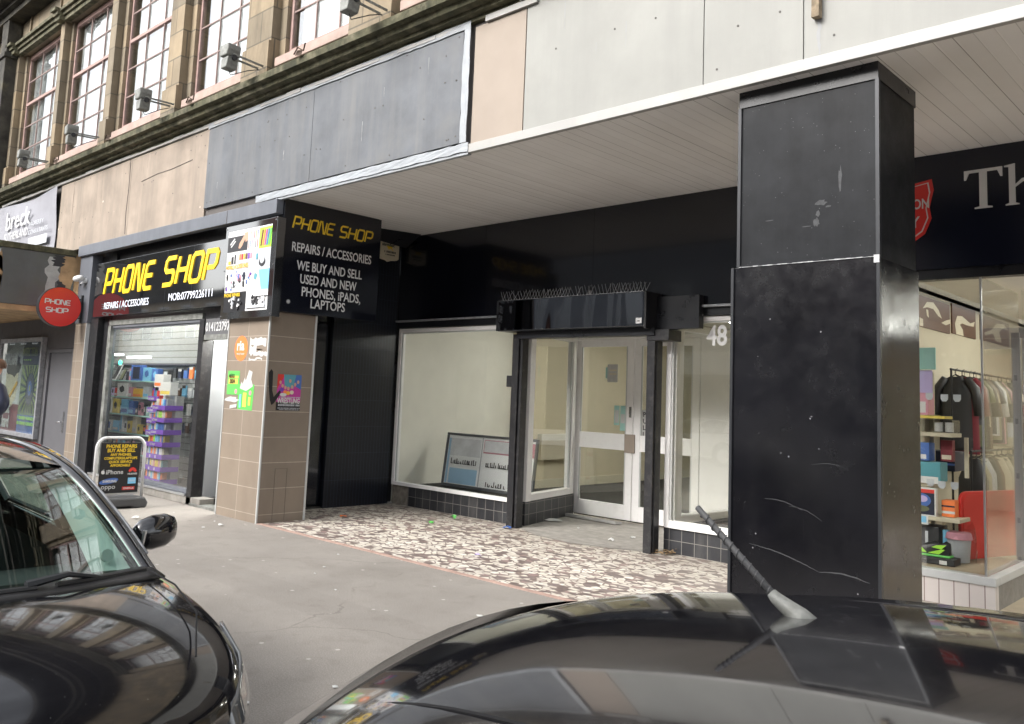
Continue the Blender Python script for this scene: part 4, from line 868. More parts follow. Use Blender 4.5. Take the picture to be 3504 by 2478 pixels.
# picture panel on the corner
pp=thing('picture_panel','square black framed panel of phone accessory pictures above the tiled pillar','panel',(-9.4,5.25,2.4))
box('backing',-9.99,-8.79,5.22,5.335,2.385,3.565,'sign_black_gloss',pp,bevel=.004)
X0,Z0,WW,HH=-9.92,2.47,1.03,1.02
pr=lambda a,b,c,d:rect(a*WW,b*HH,c*WW,d*HH)
sh=[(pr(0,0,1,1),'white_flat'),(pr(0,.0,.52,.24),'black_flat'),(pr(0,.74,.47,.93),'c_charcoal'),(pr(.47,.73,.72,.98),'white_flat'),(pr(.73,.73,1,.98),'c_lime'),(pr(.66,.50,1,.71),'c_silver'),(pr(.66,.24,1,.48),'c_sky'),
 ([(.66*WW,.24*HH),(.84*WW,.24*HH),(.76*WW,.48*HH),(.66*WW,.48*HH)],'c_cream'),([(.66*WW,.38*HH),(.72*WW,.36*HH),(.75*WW,.42*HH),(.68*WW,.45*HH)],'c_teal')]
sh2=[([(.30,.77),(.34,.80),(.42,.90),(.38,.93),(.28,.84),(.26,.78)],'c_skin'),([(.42,.84),(.47,.86),(.47,.96),(.38,.96)],'c_skin'),([(.05,.84),(.07,.83),(.17,.90),(.15,.91)],'white_flat'),([(.07,.81),(.09,.80),(.19,.87),(.17,.88)],'white_flat')]
sh+=[([(a*WW,b*HH) for a,b in p],k) for p,k in sh2]
for k in range(6): sh.append((pr(.49+.04*k,.75,.50+.04*k,.85),('c_red','c_blue','c_purple','c_pink','c_navy','c_red')[k])); sh.append((pr(.49+.04*k,.87,.50+.04*k,.96),('c_pink','c_orange','c_sky','c_red','c_amber','c_blue')[k]))
for k,c_ in enumerate(('c_maroon','c_orange','c_magenta','c_blue','c_green')): sh.append(([(( .76+.045*k)*WW,.76*HH),((.79+.045*k)*WW,.76*HH),((.82+.045*k)*WW,.95*HH),((.79+.045*k)*WW,.95*HH)],c_))
for k,c_ in enumerate(('c_orange','c_red','c_amber','c_brown','c_purple','c_pink')): sh.append((pr(.30+.05*k,.63,.335+.05*k,.70),c_))
sh+=[(pr(.3,.585,.6,.62),'c_silver'),(pr(.12,.59,.16,.68),'c_charcoal'),(pr(.19,.59,.215,.7),'c_charcoal'),(pr(.05,.59,.1,.63),'c_amber')]
sh+=[([(p[0]*WW,p[1]*HH) for p in oval(.83,.57,.07,.055,16)],'c_charcoal'),([(p[0]*WW,p[1]*HH) for p in oval(.83,.60,.05,.05,16)],'c_silver'),([(p[0]*WW,p[1]*HH) for p in oval(.94,.62,.03,.05,12)],'white_flat'),([(p[0]*WW,p[1]*HH) for p in oval(.71,.64,.02,.04,10)],'c_teal')]
q=random.Random(31)
for k in range(30):
    a,b=q.uniform(.03,.6),q.uniform(.27,.49); s_=q.uniform(.008,.022); sh.append(([(p[0]*WW,p[1]*HH) for p in blob(a,b,s_,s_*q.uniform(1,2.6),8,.35,k)],q.choice(['c_silver','c_charcoal','c_navy','c_blue','c_purple','c_silver','c_pink'])))
for k in range(16):
    a,b=q.uniform(.6,.95),q.uniform(.05,.17); s_=q.uniform(.012,.04); sh.append(([(p[0]*WW,p[1]*HH) for p in blob(a,b,s_,s_,8,.5,k+50)],q.choice(['c_silver','c_charcoal','white_flat','c_silver'])))
for k in range(12):
    a,b=q.uniform(.15,.42),q.uniform(.04,.17); s_=q.uniform(.01,.03); sh.append(([(p[0]*WW,p[1]*HH) for p in blob(a,b,s_,s_,7,.6,k+80)],q.choice(['c_silver','white_flat','c_charcoal'])))
sh+=[(pr(.55,.03,.96,.06),'c_silver'),(pr(.68,.16,1,.164),'c_charcoal')]
art('picture',FX(X0,5.2195,Z0),sh,pp,lift=.0003)
text('MOBILE ACCESSORIES',.066,'c_amber',FX(X0+.02,5.2095,Z0+.53*HH),pp,bold=.02,xs=.82); text('PHONE REPAIRS',.062,'yellow_flat',FX(X0+.02,5.2095,Z0+.185*HH),pp,bold=.02,xs=.86)
mb=MB()
for x in (-9.97,-8.81):
    for z in (2.42,3.0,3.53): mb.cyl((x,5.219,z),(x,5.212,z),.008,n=8)
mb.build('screw','steel',pp)
# round projecting sign
rs=thing('round_sign','round red PHONE SHOP sign projecting from the grey pier on a bracket','sign',(-14.8,4.94,2.73))
MB().cyl((-14.86,4.94,2.73),(-14.745,4.94,2.73),.325,n=48).build('drum','dark_metal',rs)
MB().cyl((-14.7445,4.94,2.73),(-14.738,4.94,2.73),.315,n=48).build('face','red_sign',rs); MB().cyl((-14.868,4.94,2.73),(-14.8605,4.94,2.73),.315,n=48).build('face','red_sign',rs)
strokes('PHONE',.072,'white_flat',FS(-14.7375,4.705,2.77),rs,w=.2,ws=1.15,gap=.24,shear=0); strokes('SHOP',.072,'white_flat',FS(-14.7375,4.73,2.635),rs,w=.2,ws=1.25,gap=.26,shear=0)
mb=MB().box(-14.815,-14.79,5.22,5.299,2.875,2.895).box(-14.815,-14.79,5.22,5.299,2.565,2.585).box(-14.82,-14.785,5.27,5.299,2.50,2.96); mb.build('bracket','black_timber',rs)
# security camera
cc=thing('security_camera','small white dome security camera under the grey beam beside the round red sign','camera',(-14.8,5.25,3.2))
mb=MB().cyl((-14.74,5.299,3.20),(-14.74,5.27,3.20),.04,n=16).tube([(-14.74,5.28,3.20),(-14.74,5.24,3.17),(-14.74,5.22,3.14)],.014); mb.build('mount','white_flat',cc)
MB().tube([(-14.71,5.23,3.245),(-14.77,5.20,3.24),(-14.83,5.17,3.225),(-14.86,5.155,3.218)],[.035,.05,.05,.04],n=16).build('housing','white_flat',cc,smooth=True)
MB().cyl((-14.861,5.154,3.218),(-14.872,5.148,3.215),.028,n=16).build('lens','black_flat',cc); MB().cyl((-14.74,5.215,3.14),(-14.74,5.21,3.11),.012,n=10).build('sensor','dark_metal',cc)
# alarm box
ab=thing('alarm_box','off white alarm box with yellow and black print high on the dark tiled side wall','alarm box',(-9.66,7.5,3.45))
frA=FS(-9.655,7.36,3.46); mb=MB(); mb.prism([(0,.02),(.03,.0),(.13,-.012),(.17,-.03),(.21,-.012),(.31,.0),(.34,.02),(.34,.23),(.31,.26),(.17,.275),(.03,.26),(0,.23)],lambda a,b,c:frA[0]+frA[1]*a+frA[2]*b+frA[3]*c,.07); mb.build('cover','c_cream',ab,bevel=.01)
frB=(frA[0]+frA[3]*.0705,)+frA[1:]
art('print',frB,[([(.10,.19),(.15,.13),(.17,.16),(.24,.12),(.2,.17),(.23,.19)],'yellow_flat')],ab)
text('alarmfast',.062,'black_flat',(frB[0]+frA[1]*.02+frA[2]*.185+frA[3]*.001,)+frA[1:],ab,bold=.02,xs=1.0); small_print(ab,frB,[(.07,.27,.09,.03),(.09,.26,.055,.018)],'black_flat',.001)

# ============================================================ LEFT: hoarding, boxed canopy, banner, poster case
HO=thing('grey_hoarding','dark grey boarded shopfront with a plain door left of the phone shop','hoarding',(-18,5.45,0))
mb=MB()
for a,b in ((-27,-21.6),(-21.59,-19.4),(-19.39,-17.10),(-17.09,-16.64)): mb.box(a,b,5.45,5.55,0,2.66)
mb.box(-16.635,-15.4,5.45,5.55,2.10,2.66).box(-15.41,-15.055,5.45,5.55,0,2.098); mb.build('boards','grey_hoarding',HO,bevel=.003)
dd=box('door',-16.56,-15.49,5.475,5.53,.02,2.03,'grey_door',HO,bevel=.003)
mb=MB().box(-16.635,-16.565,5.44,5.52,0,2.095).box(-15.485,-15.415,5.44,5.52,0,2.095).box(-16.564,-15.486,5.441,5.52,2.035,2.095); mb.build('door_frame','grey_door',HO,bevel=.003)
mb=MB().box(-15.70,-15.64,5.466,5.474,.66,1.02).tube([(-15.67,5.466,.84),(-15.67,5.42,.84),(-15.72,5.41,.835),(-15.80,5.41,.83)],.012); mb.build('handle','steel',dd)
bx_=thing('boxed_canopy','peeling dark grey boxed canopy projecting left of the phone shop','canopy',(-18,4.8,2.65))
mb=MB().box(-27,-15.32,4.16,5.31,2.75,3.66); mb.build('casing','box_grey',bx_,bevel=.01)
mb=MB().box(-27,-15.30,4.11,5.31,3.661,3.76); mb.build('coping','mossy_stone',bx_,bevel=.01)
mb=MB().box(-27,-15.33,4.17,5.31,2.66,2.749).box(-27,-15.32,5.311,5.46,2.661,3.7); mb.build('soffit','rust_tan',bx_)
q=random.Random(17)
def patch(y0,y1,z0,z1,mt,s,x=-15.317):
    qq=random.Random(s); n=12; P=[(y0+qq.uniform(-.03,.05),z0+(z1-z0)*i/n) for i in range(n+1)]+[(y1+qq.uniform(-.04,.04),z1-(z1-z0)*i/n) for i in range(n+1)]
    return MB().add([(x,a,b) for a,b in P],[tuple(range(len(P)))]).build('peeling_patch',mt,bx_,fix=False)
patch(4.86,5.05,2.76,3.60,'peel',1); patch(5.06,5.30,2.76,3.64,'rust_tan',2,-15.3165); patch(4.95,5.12,3.45,3.64,'c_charcoal',3,-15.316); patch(5.05,5.15,2.85,3.2,'c_charcoal',4,-15.3155); patch(4.16,4.185,2.9,3.6,'rust_tan',5)
bn=thing('hanging_banner','slack grey property banner with white lettering on the fascia at the far left','banner',(-18,5.28,4))
mb=MB(); mb.grid(lambda s,t:(-19.72+3.31*s,5.275-.02*math.sin(s*5+t*2)-.015*math.sin(t*6+s*9),3.80+1.24*t-.05*math.sin(math.pi*s)*t),26,12); mb.build('cloth','banner_grey',bn,fix=False,smooth=True)
text('breck',.52,'white_flat',FX(-19.14,5.235,4.50),bn,fit=1.42,bold=.004,th=.0008); text('SUTHERLAND',.22,'white_flat',FX(-19.15,5.235,4.28),bn,fit=1.39,bold=0,th=.0008); text('PROPERTY',.12,'c_silver',FX(-17.69,5.235,4.43),bn,fit=.76); text('CONSULTANTS',.12,'c_silver',FX(-17.69,5.235,4.27),bn,fit=1.02)
text('0141',.17,'c_silver',FX(-18.6,5.235,4.10),bn,bold=.01)
art('blank_strip',FX(-17.66,5.236,4.03),[(rect(0,0,1.0,.17),'c_silver')],bn)
pc=thing('poster_case','wall mounted poster case with a split grey and green concert poster','poster case',(-17.9,5.4,.5))
mb=MB().box(-19.12,-19.06,5.36,5.449,.48,2.32).box(-16.80,-16.74,5.36,5.449,.48,2.32).box(-19.06,-16.80,5.362,5.449,2.24,2.318).box(-19.06,-16.80,5.362,5.449,.482,.56); mb.build('frame','metal_grey',pc,bevel=.006)
shp=[(rect(0,0,2.26,1.68),'c_olive'),(rect(0,0,1.15,1.68),'c_silver'),(rect(0,0,1.15,.50),'c_maroon'),(blob(.62,.92,.36,.5,20,.08,1),'c_cream'),(blob(.62,1.25,.42,.22,20,.15,2),'c_charcoal'),(rect(1.15,0,2.26,1.68),'poster_green'),(rect(1.15,1.25,2.26,1.68),'poster_navy'),(rect(1.15,0,2.26,.32),'c_blue')]
for k in range(40):
    a=2*math.pi*k/40; ca,sa=math.cos(a),math.sin(a); cx,cy=1.72,.80
    r1=min(.52/max(.01,abs(ca)),.43/max(.01,abs(sa)))
    shp.append(([(cx+.2*ca-.012*sa,cy+.2*sa+.012*ca),(cx+r1*ca-.02*sa,cy+r1*sa+.02*ca),(cx+r1*ca+.02*sa,cy+r1*sa-.02*ca),(cx+.2*ca+.012*sa,cy+.2*sa-.012*ca)],'poster_navy' if k%2 else 'poster_lime'))
shp+=[(oval(1.72,.80,.22,.30,24),'poster_navy'),(oval(1.72,.82,.10,.14,16),'c_blue'),(oval(1.72,.82,.04,.06,12),'poster_lime'),([(.3,.45),(.34,.42),(1.0,.9),(.96,.94)],'c_amber')]
art('poster',FX(-19.06,5.43,.56),shp,pc,lift=.0006)
for s_,sz,mt_,a,b,kw in (('Flywheel',.42,'white_flat',.03,1.26,dict(xs=.60,bold=.03)),('Harriet',.32,'white_flat',.06,.33,dict(xs=.70,bold=.03)),('Rickard',.32,'white_flat',.06,.06,dict(xs=.70,bold=.03)),('MYSTIC TITAN',.22,'poster_lime',1.2,1.42,dict(xs=.55,bold=.02))):
    text(s_,sz,mt_,FX(-19.06+a,5.408,.56+b),pc,**kw)
small_print(pc,FX(-19.06,5.43,.56),[(1.25,2.15,.24,.06),(1.25,2.15,.14,.06),(1.3,1.7,1.33,.03)],'c_lime',.03)
MB().box(-19.05,-16.81,5.385,5.39,.57,2.23).build('glazing','glass_dirty',pc)

# ============================================================ PAVEMENT SIGN (stands across the pavement)
AB=thing('pavement_sign','black swing sign in a white tubular frame standing on the pavement outside the phone shop','sign',(-11.0,4.56,0))
mb=MB(); arc=[(0,-.30,.06),(0,-.30,.72)]+[(0,-.30+.11*(1-math.cos(t)),.72+.14*math.sin(t)) for t in [math.pi/2*k/6 for k in range(1,7)]]
arc=arc+[(0,-y,z) for x,y,z in arc[::-1]]
o_=Vector((-11.0,4.56,0)); mb.tube([o_+Vector(p) for p in arc],.019,n=12); mb.build('tube_frame','white_flat',AB,smooth=True)
mb=MB(); mb.prism([(-.30,.0),(-.20,.0),(-.14,.022),(.10,.022),(.16,.0),(.29,.0),(.31,.06),(.27,.13),(-.27,.13),(-.31,.06)],lambda a,b,c:o_+Vector((-.20+c,a,b)),.40); mb.build('rubber_base','rubber',AB,bevel=.02)
mb=MB().box(-11.01,-10.99,4.315,4.805,.175,.80); mb.build('panel','black_flat',AB,bevel=.004)
mb=MB().box(-11.02,-10.98,4.31,4.81,.155,.174); mb.build('clip_rail','alu',AB)
mb=MB()
for y in (-.12,.12): mb.tube([o_+Vector((0,y,.86)),o_+Vector((.02,y,.83)),o_+Vector((0,y,.80))],.009)
mb.build('hanger','dark_metal',AB)
frS=FS(-10.9895,4.315,.175)
def onS(a,b): return (frS[0]+frS[1]*a+frS[2]*b+frS[3]*.0006,)+frS[1:]
for s_,sz,y,xs in (('PHONE REPAIRS',.060,.560,.88),('BUY AND SELL',.060,.508,.88),('ANY PHONES,',.043,.462,.95),('COMPUTERS/LAPTOPS',.043,.417,.95),('QUICK SERVICE',.043,.372,.95),('AFFORDABLE',.043,.328,.95)):
    text(s_,sz,'yellow_flat',onS(.245,y),AB,xs=xs,bold=.025,align='CENTER',th=.001)
mb=MB()
for k in range(7): mb.box(-10.9899,-10.989,4.32,4.80,.175+.548-.046*k-(0 if k else -.05),.175+.5495-.046*k-(0 if k else -.05))
mb.build('letter_rail','dark_metal',AB)
text('iPhone',.078,'white_flat',onS(.075,.235),AB,bold=.005,th=.001)
art('fruit_emblem',onS(.02,.235),[(blob(.022,.026,.022,.024,16,.05,3),'white_flat'),(oval(.046,.032,.010,.010,12),'black_flat'),([(.022,.052),(.028,.064),(.032,.062),(.026,.052)],'white_flat')],AB)
pet=[]
for k in range(8):
    a=math.pi*(k+.5)/8; L_=.055; w_=.014; cx,cy=0,0; ca,sa=math.cos(a),math.sin(a)
    pet.append(([(ca*.012,sa*.012),(ca*L_*.7-sa*w_,sa*L_*.7+ca*w_),(ca*L_,sa*L_),(ca*L_*.7+sa*w_,sa*L_*.7-ca*w_)],'c_red'))
art('petal_emblem',onS(.405,.262),pet,AB); text('HUAWEI',.032,'white_flat',onS(.405,.222),AB,bold=.02,align='CENTER',th=.001,xs=.95)
ovl=[(.12+.115*math.cos(t)*1+ -.012*math.sin(t)*0,.15+.034*math.sin(t)+.018*math.cos(t)) for t in [2*math.pi*k/28 for k in range(28)]]
art('oval_emblem',onS(0,.0),[(ovl,'c_blue')],AB); fS2=onS(.045,.135); c_,s_=math.cos(.06),math.sin(.06)
text('SAMSUNG',.043,'white_flat',(fS2[0]+fS2[3]*.0012,)+fS2[1:],AB,bold=.03,th=.001,xs=.86)
art('blue_square',onS(.355,.11),[(rect(0,0,.10,.075),'c_sky')],AB); text('vivo',.05,'white_flat',(onS(.405,.135)[0]+fS2[3]*.001,)+fS2[1:],AB,align='CENTER',th=.001)
text('oppo',.080,'white_flat',onS(.03,.055),AB,th=.001,xs=1.05); art('red_strip',onS(.29,.035),[(rect(0,0,.155,.04),'c_red')],AB); text('ONEPLUS',.03,'white_flat',(onS(.305,.045)[0]+fS2[3]*.001,)+fS2[1:],AB,bold=.02,th=.001)

# ============================================================ FLOODLIGHTS on the ledge
fl_px=[(-16.9,'leftmost, mostly before the second tall window'),(-14.55,'second from the left'),(-11.85,'middle, in front of the fourth window'),(-9.42,'between the two rightmost whole windows'),(-6.98,'rightmost')]
fl0=None
def flood(x,zz):
    t=thing('floodlight','','floodlight',(x,4.78,zz),'grey floodlights along the stone ledge')
    y=4.78
    mb=MB(); mb.prism([(-.10,.0),(.10,.0),(.125,.10),(.12,.19),(-.12,.19),(-.125,.10)],lambda a,b,c:Vector((x+a,y-.10+c,zz+.02+b)),.22); mb.build('lamp_housing','flood_grey',t,bevel=.02)
    mb=MB(); mb.prism([(-.09,-.19),(.08,-.19),(.11,-.02),(-.105,-.02)],lambda a,b,c:Vector((x+.02+a,y-.08+c,zz+.02+b)),.18); mb.build('gear_box','flood_grey',t,bevel=.015)
    mb=MB(); mb.cyl((x-.10,y+.02,zz+.0),(x+.15,y+.02,zz+.0),.045,n=12); mb.build('knuckle','dark_metal',t)
    mb=MB().box(x+.13,x+.145,y,y+.5,zz+.03,zz+.06).box(x-.02,x-.005,y+.11,y+.5,zz+.03,zz+.06); mb.build('bracket_arm','flood_grey',t)
    mb=MB().tube([(x,y+.02,zz-.16),(x+.02,y+.05,zz-.24),(x+.06,y+.12,zz-.20),(x+.09,y+.28,zz-.10),(x+.1,y+.45,zz-.02)],.007); mb.build('cable','c_charcoal',t)
    return t
fl0=flood(0,0)
for i,(x,where) in enumerate(fl_px):
    if i==0: t=fl0
    else:
        t=fl0.copy(); C.objects.link(t)
        for ch in list(fl0.children):
            c_=ch.copy(); C.objects.link(c_); c_.parent=t
    t['label']='weathered grey floodlight on the stone ledge, '+where
    t.location=(x,4.78,5.50); t.scale=(.8,.8,.8); t.rotation_euler=(R(random.uniform(-4,4)),0,R(random.uniform(-8,8)))
# ============================================================ LITTER
def litter(nm,x,y,s_,mt,label,cat,seed,h=.012):
    p=blob(x,y,s_,s_*.6,9,.4,seed); q=random.Random(seed); vs=[(a,b,.006+q.uniform(0,h)) for a,b in p]+[(x,y,.008+h)]
    n=len(p); tag(MB().add(vs,[(i,(i+1)%n,n) for i in range(n)]).build(nm,mt,fix=False,solid=.001),label,cat)
litter('crumpled_wrapper',-8.02,7.55,.045,'c_green','crumpled green wrapper by the black plinth under the left shop window','litter',1,.05)
litter('crumpled_wrapper',-7.86,7.03,.04,'c_green','flattened green wrapper out on the mosaic floor','litter',2,.03)
litter('blue_wrapper',-7.10,7.58,.06,'c_blue','blue wrapper at the foot of the left shutter post','litter',3,.03)
litter('blue_wrapper',-6.02,6.02,.05,'c_lilac','blue scrap on the mosaic floor near the pavement edge','litter',4,.03)
litter('orange_scrap',-8.85,6.45,.05,'c_orange','small orange scrap on the mosaic near the tiled pillar','litter',5,.02)
litter('newspaper',-7.30,8.55,.20,'paper','flattened newspaper sheet on the ground before the shop door','newspaper',6,.02)
litter('torn_tissue',-5.85,7.95,.05,'paper','larger torn white tissue on the doorway concrete','litter',7,.03)
litter('torn_tissue',-5.80,8.30,.045,'paper','smaller torn white tissue nearer the door','litter',8,.02)
litter('bottle_top',-6.6,8.3,.018,'paper','tiny white bottle top on the doorway concrete','litter',9,.02)
litter('white_scrap',-9.0,4.0+.9,.04,'paper','white paper scrap at the foot of the tiled pillar','litter',10,.02)
litter('white_scrap',-9.95,4.35,.055,'paper','folded white paper scrap on the pavement near the swing sign','litter',11,.03)
lf=thing('dry_leaves','small heap of dry brown leaves at the foot of the right shutter post','leaves',(-5.0,7.75,0))
q=random.Random(6); mb=MB()
for k in range(60):
    x,y=-5.02+q.gauss(0,.05)+.03,7.74+q.gauss(0,.05); z=.01+abs(q.gauss(0,.02)); a=q.uniform(0,6.28); s_=.018
    mb.add([(x+s_*math.cos(a+k_),y+s_*math.sin(a+k_),z+q.uniform(-.006,.012)) for k_ in (0,1.6,3.1,4.7)],[(0,1,2,3)])
mb.build('leaf_heap','leaf_dry',lf,fix=False)

q=random.Random(77)
for k in range(26):
    x=q.uniform(-9.5,-2.6) if k%3 else q.uniform(-10.4,-8.5); y=q.uniform(2.5,5.1) if k%3 else q.uniform(3.6,5.0)
    litter('paper_scrap',x,y,q.uniform(.012,.030),'paper','tiny white scrap trodden flat on the pavement asphalt','litter',100+k,.006); bpy.context.scene.collection.objects[-1]['group']='white scraps on the pavement'
# ============================================================ CHARITY SHOP
CH=thing('charity_shop','charity shop with navy fascia, glass corner window and pale tiled plinth at the far right','shop',(-1,7.8,0))
CY=7.80
box('head_band',-3.0,8,CY-.02,CY+.10,2.715,2.80,'black_satin',CH)
mb=MB().box(-3.0,-1.93,CY-.03,CY+.07,0,.205); mb.build('plinth','pale_tiles',CH)
box('plinth_side',-1.985,-1.93,CY+.07,9.0,0,.205,'concrete',CH)
mb=MB().box(-3.0,-1.92,CY-.045,CY+.075,.206,.272).box(-2.0,-1.92,CY+.075,9.0,.206,.272); mb.build('sill','grey_pvc',CH,bevel=.004)
g=box('front_pane',-3.0,-2.005,CY,CY+.01,.273,2.715,'glass_shop',CH); box('return_pane',-2.0,-1.99,CY+.012,9.0,.273,2.715,'glass_shop',CH)
box('corner_post',-2.01,-1.995,CY-.004,CY+.010,.273,2.715,'alu',CH)
mb=MB().box(-2.06,-1.99,9.0,9.07,.0,2.35); mb.build('door_post','alu',CH,bevel=.003)
mb=MB()
for z in (.25,.6,1.0,1.5,1.9): mb.box(-2.04,-2.015,8.996,8.9995,z,z+.05)
mb.build('slots','dark_metal',CH)
mb=MB().box(-1.98,-.9,9.04,9.09,.02,.12).box(-1.98,-1.92,9.04,9.09,.121,2.2).box(-.96,-.9,9.04,9.09,.121,2.2).box(-1.98,-.9,9.04,9.09,2.201,2.3).box(-2.0,3,9.02,9.1,2.301,2.4); mb.build('door_frame','alu',CH,bevel=.003)
box('door_pane',-1.92,-.96,9.06,9.066,.12,2.2,'glass_shop',CH); box('top_pane',-1.98,3,9.06,9.066,2.4,2.9,'glass_shop',CH)
mb=MB().box(-.89,3,9.0,9.1,0,.4); mb.build('stall_riser','pale_tiles',CH); box('far_pane',-.89,3,9.05,9.056,.4,2.3,'glass_shop',CH)
mb=MB().box(-3.0,8,CY+.10,16.2,2.95,3.0); mb.build('ceiling','ceiling_white',CH)
box('lobby_ceiling',-1.99,8,CY+.1,9.02,2.76,2.8,'ceiling_white',CH)
mb=MB().box(-3.45,-3.36,7.95,16.2,0,3.0) .box(-3.36,6,16.2,16.3,0,3.0).box(5.9,6,9.2,16.2,0,3.0); mb.build('interior_wall','interior_cream',CH)
mb=MB().box(-3.0,-1.99,7.88,9.0,.0,.27); mb.build('window_bed','floor_tan',CH)
mb=MB().box(-3.36,6,9.05,16.2,-.02,.012).box(-1.93,6,7.83,9.05,-.02,.008).box(-3.36,-3.0,7.9,9.05,-.02,.012); mb.build('floor','floor_tan',CH)
for k,(x,y,lab) in enumerate(((-1.1,9.9,'nearest the glass corner'),(-1.6,12.4,'above the middle of the shop'),(.8,10.8,'to the right of the doorway'),(.6,14.0,'at the rear right'))):
    l=MB().box(x-.08,x+.08,y-.6,y+.6,2.905,2.945).build('ceiling_light','lamp_white'); tag(l,'white tube light on the charity shop ceiling '+lab,'light','ceiling lights in the charity shop')
# fascia sign
cs=thing('shop_sign','navy charity shop fascia sign with white serif lettering and a red shield','sign',(-.5,7.76,3.3))
mb=MB().box(-3.0,-1.0,CY-.04,CY+.1,2.803,3.816).box(-.997,6,CY-.04,CY+.1,2.803,3.816); mb.build('board','navy_fascia',cs)
frc=FX(0,CY-.041,0)
def P2(pts): return pts
# shield
cx=-2.62
shield=[(cx-.26,3.60),(cx-.1,3.575),(cx,3.61),(cx+.1,3.575),(cx+.26,3.60),(cx+.275,3.50),(cx+.24,3.35),(cx+.255,3.25),(cx+.20,3.12),(cx+.10,3.05),(cx,3.02),(cx-.1,3.05),(cx-.2,3.12),(cx-.255,3.25),(cx-.24,3.35),(cx-.275,3.50)]
inn=[(cx+(a-cx)*.9,3.33+(b-3.33)*.9) for a,b in shield]; inn2=[(cx+(a-cx)*.86,3.33+(b-3.33)*.865) for a,b in shield]
art('shield',frc,[(shield,'red_sign'),(inn,'white_flat'),(inn2,'red_sign')],cs,lift=.004)
f3=lambda x,z:FX(x,CY-.054,z)
text('THE',.09,'white_flat',f3(cx,3.47),cs,align='CENTER',bold=.02); text('SALVATION',.125,'white_flat',f3(cx+.005,3.345),cs,align='CENTER',xs=.72,bold=.015); text('ARMY',.14,'white_flat',f3(cx,3.18),cs,align='CENTER',xs=.85,bold=.015)
# serif letters T and h (drawn)
def serif_T(x,z,h,w_): 
    s_=h*.11; return [[(x,z+h),(x,z+h*.76),(x+w_*.05,z+h*.76),(x+w_*.13,z+h*.93),(x+w_*.40,z+h*.93),(x+w_*.40,z+h*.05),(x+w_*.27,z+h*.03),(x+w_*.27,z),(x+w_*.73,z),(x+w_*.73,z+h*.03),(x+w_*.60,z+h*.05),(x+w_*.60,z+h*.93),(x+w_*.87,z+h*.93),(x+w_*.95,z+h*.76),(x+w_,z+h*.76),(x+w_,z+h)]]
def serif_h(x,z,h,w_):
    return [[(x,z),(x,z+.02*h),(x+.1*w_,z+.05*h),(x+.1*w_,z+h*.96),(x-.02*w_,z+h*.97),(x-.02*w_,z+h),(x+.27*w_,z+1.03*h),(x+.27*w_,z+.05*h),(x+.37*w_,z+.02*h),(x+.37*w_,z)],
            [(x+.272*w_,z+.50*h),(x+.45*w_,z+.63*h),(x+.64*w_,z+.66*h),(x+.80*w_,z+.60*h),(x+.85*w_,z+.48*h),(x+.85*w_,z+.05*h),(x+.95*w_,z+.02*h),(x+.95*w_,z),(x+.60*w_,z),(x+.60*w_,z+.02*h),(x+.69*w_,z+.05*h),(x+.69*w_,z+.46*h),(x+.63*w_,z+.55*h),(x+.48*w_,z+.56*h),(x+.272*w_,z+.44*h)]]
mb=MB()
for poly in serif_T(-2.10,3.29,.335,.29)+serif_h(-1.79,3.29,.335,.27): mb.prism(poly,lambda a,b,c:Vector((a,CY-.041-c,b)),.012)
mb.build('serif_lettering','white_flat',cs); text('e Salvation Army',.46,'white_flat',FX(-1.53,CY-.042,3.29),cs,bold=0,xs=.85)
# pictures on the side wall
for k,(y0,y1,z0,z1,lab) in enumerate(((10.45,11.62,2.58,2.95,'dark framed picture with a white curve, nearest the glass'),(11.72,12.75,2.60,2.99,'dark framed picture with a white hook shape, in the middle'),(13.0,14.5,2.62,2.97,'dark framed picture with a pale cross shape, furthest back'))):
    t=thing('framed_picture',lab+' on the charity shop wall','picture',(-3.35,(y0+y1)/2,z0),'framed pictures on the charity shop wall'); fp=FS(-3.34,y0,z0); W_,H_=y1-y0,z1-z0
    MB().box(-3.359,-3.341,y0,y1,z0,z1).build('canvas','c_brown',t)
    if k==0: A=[([(.12,.6),(.25,.85),(.45,.9),(.62,.7),(.72,.45),(.6,.5),(.45,.68),(.25,.68)],'c_cream'),([(.7,.3),(.85,.42),(1,.5),(1,.36),(.85,.26)],'c_cream'),([(.22,.6),(.28,.6),(.3,.35),(.24,.4)],'c_cream'),([(.02,.02),(.12,.02),(.12,.25),(.02,.28)],'c_cream')]
    elif k==1: A=[([(.15,.0),(.1,.35),(.2,.62),(.4,.66),(.75,.5),(.95,.6),(.9,.42),(.6,.4),(.4,.42),(.3,.35),(.42,.2),(.45,.0)],'c_cream')]
    else: A=[([(.1,.3),(.35,.5),(.55,.85),(.8,.9),(.95,.7),(.75,.7),(.62,.5),(.7,.1),(.5,.1),(.4,.38),(.15,.2)],'c_cream')]
    art('painted_shape',fp,[([(a*W_,b*H_) for a,b in p],c_) for p,c_ in A],t)
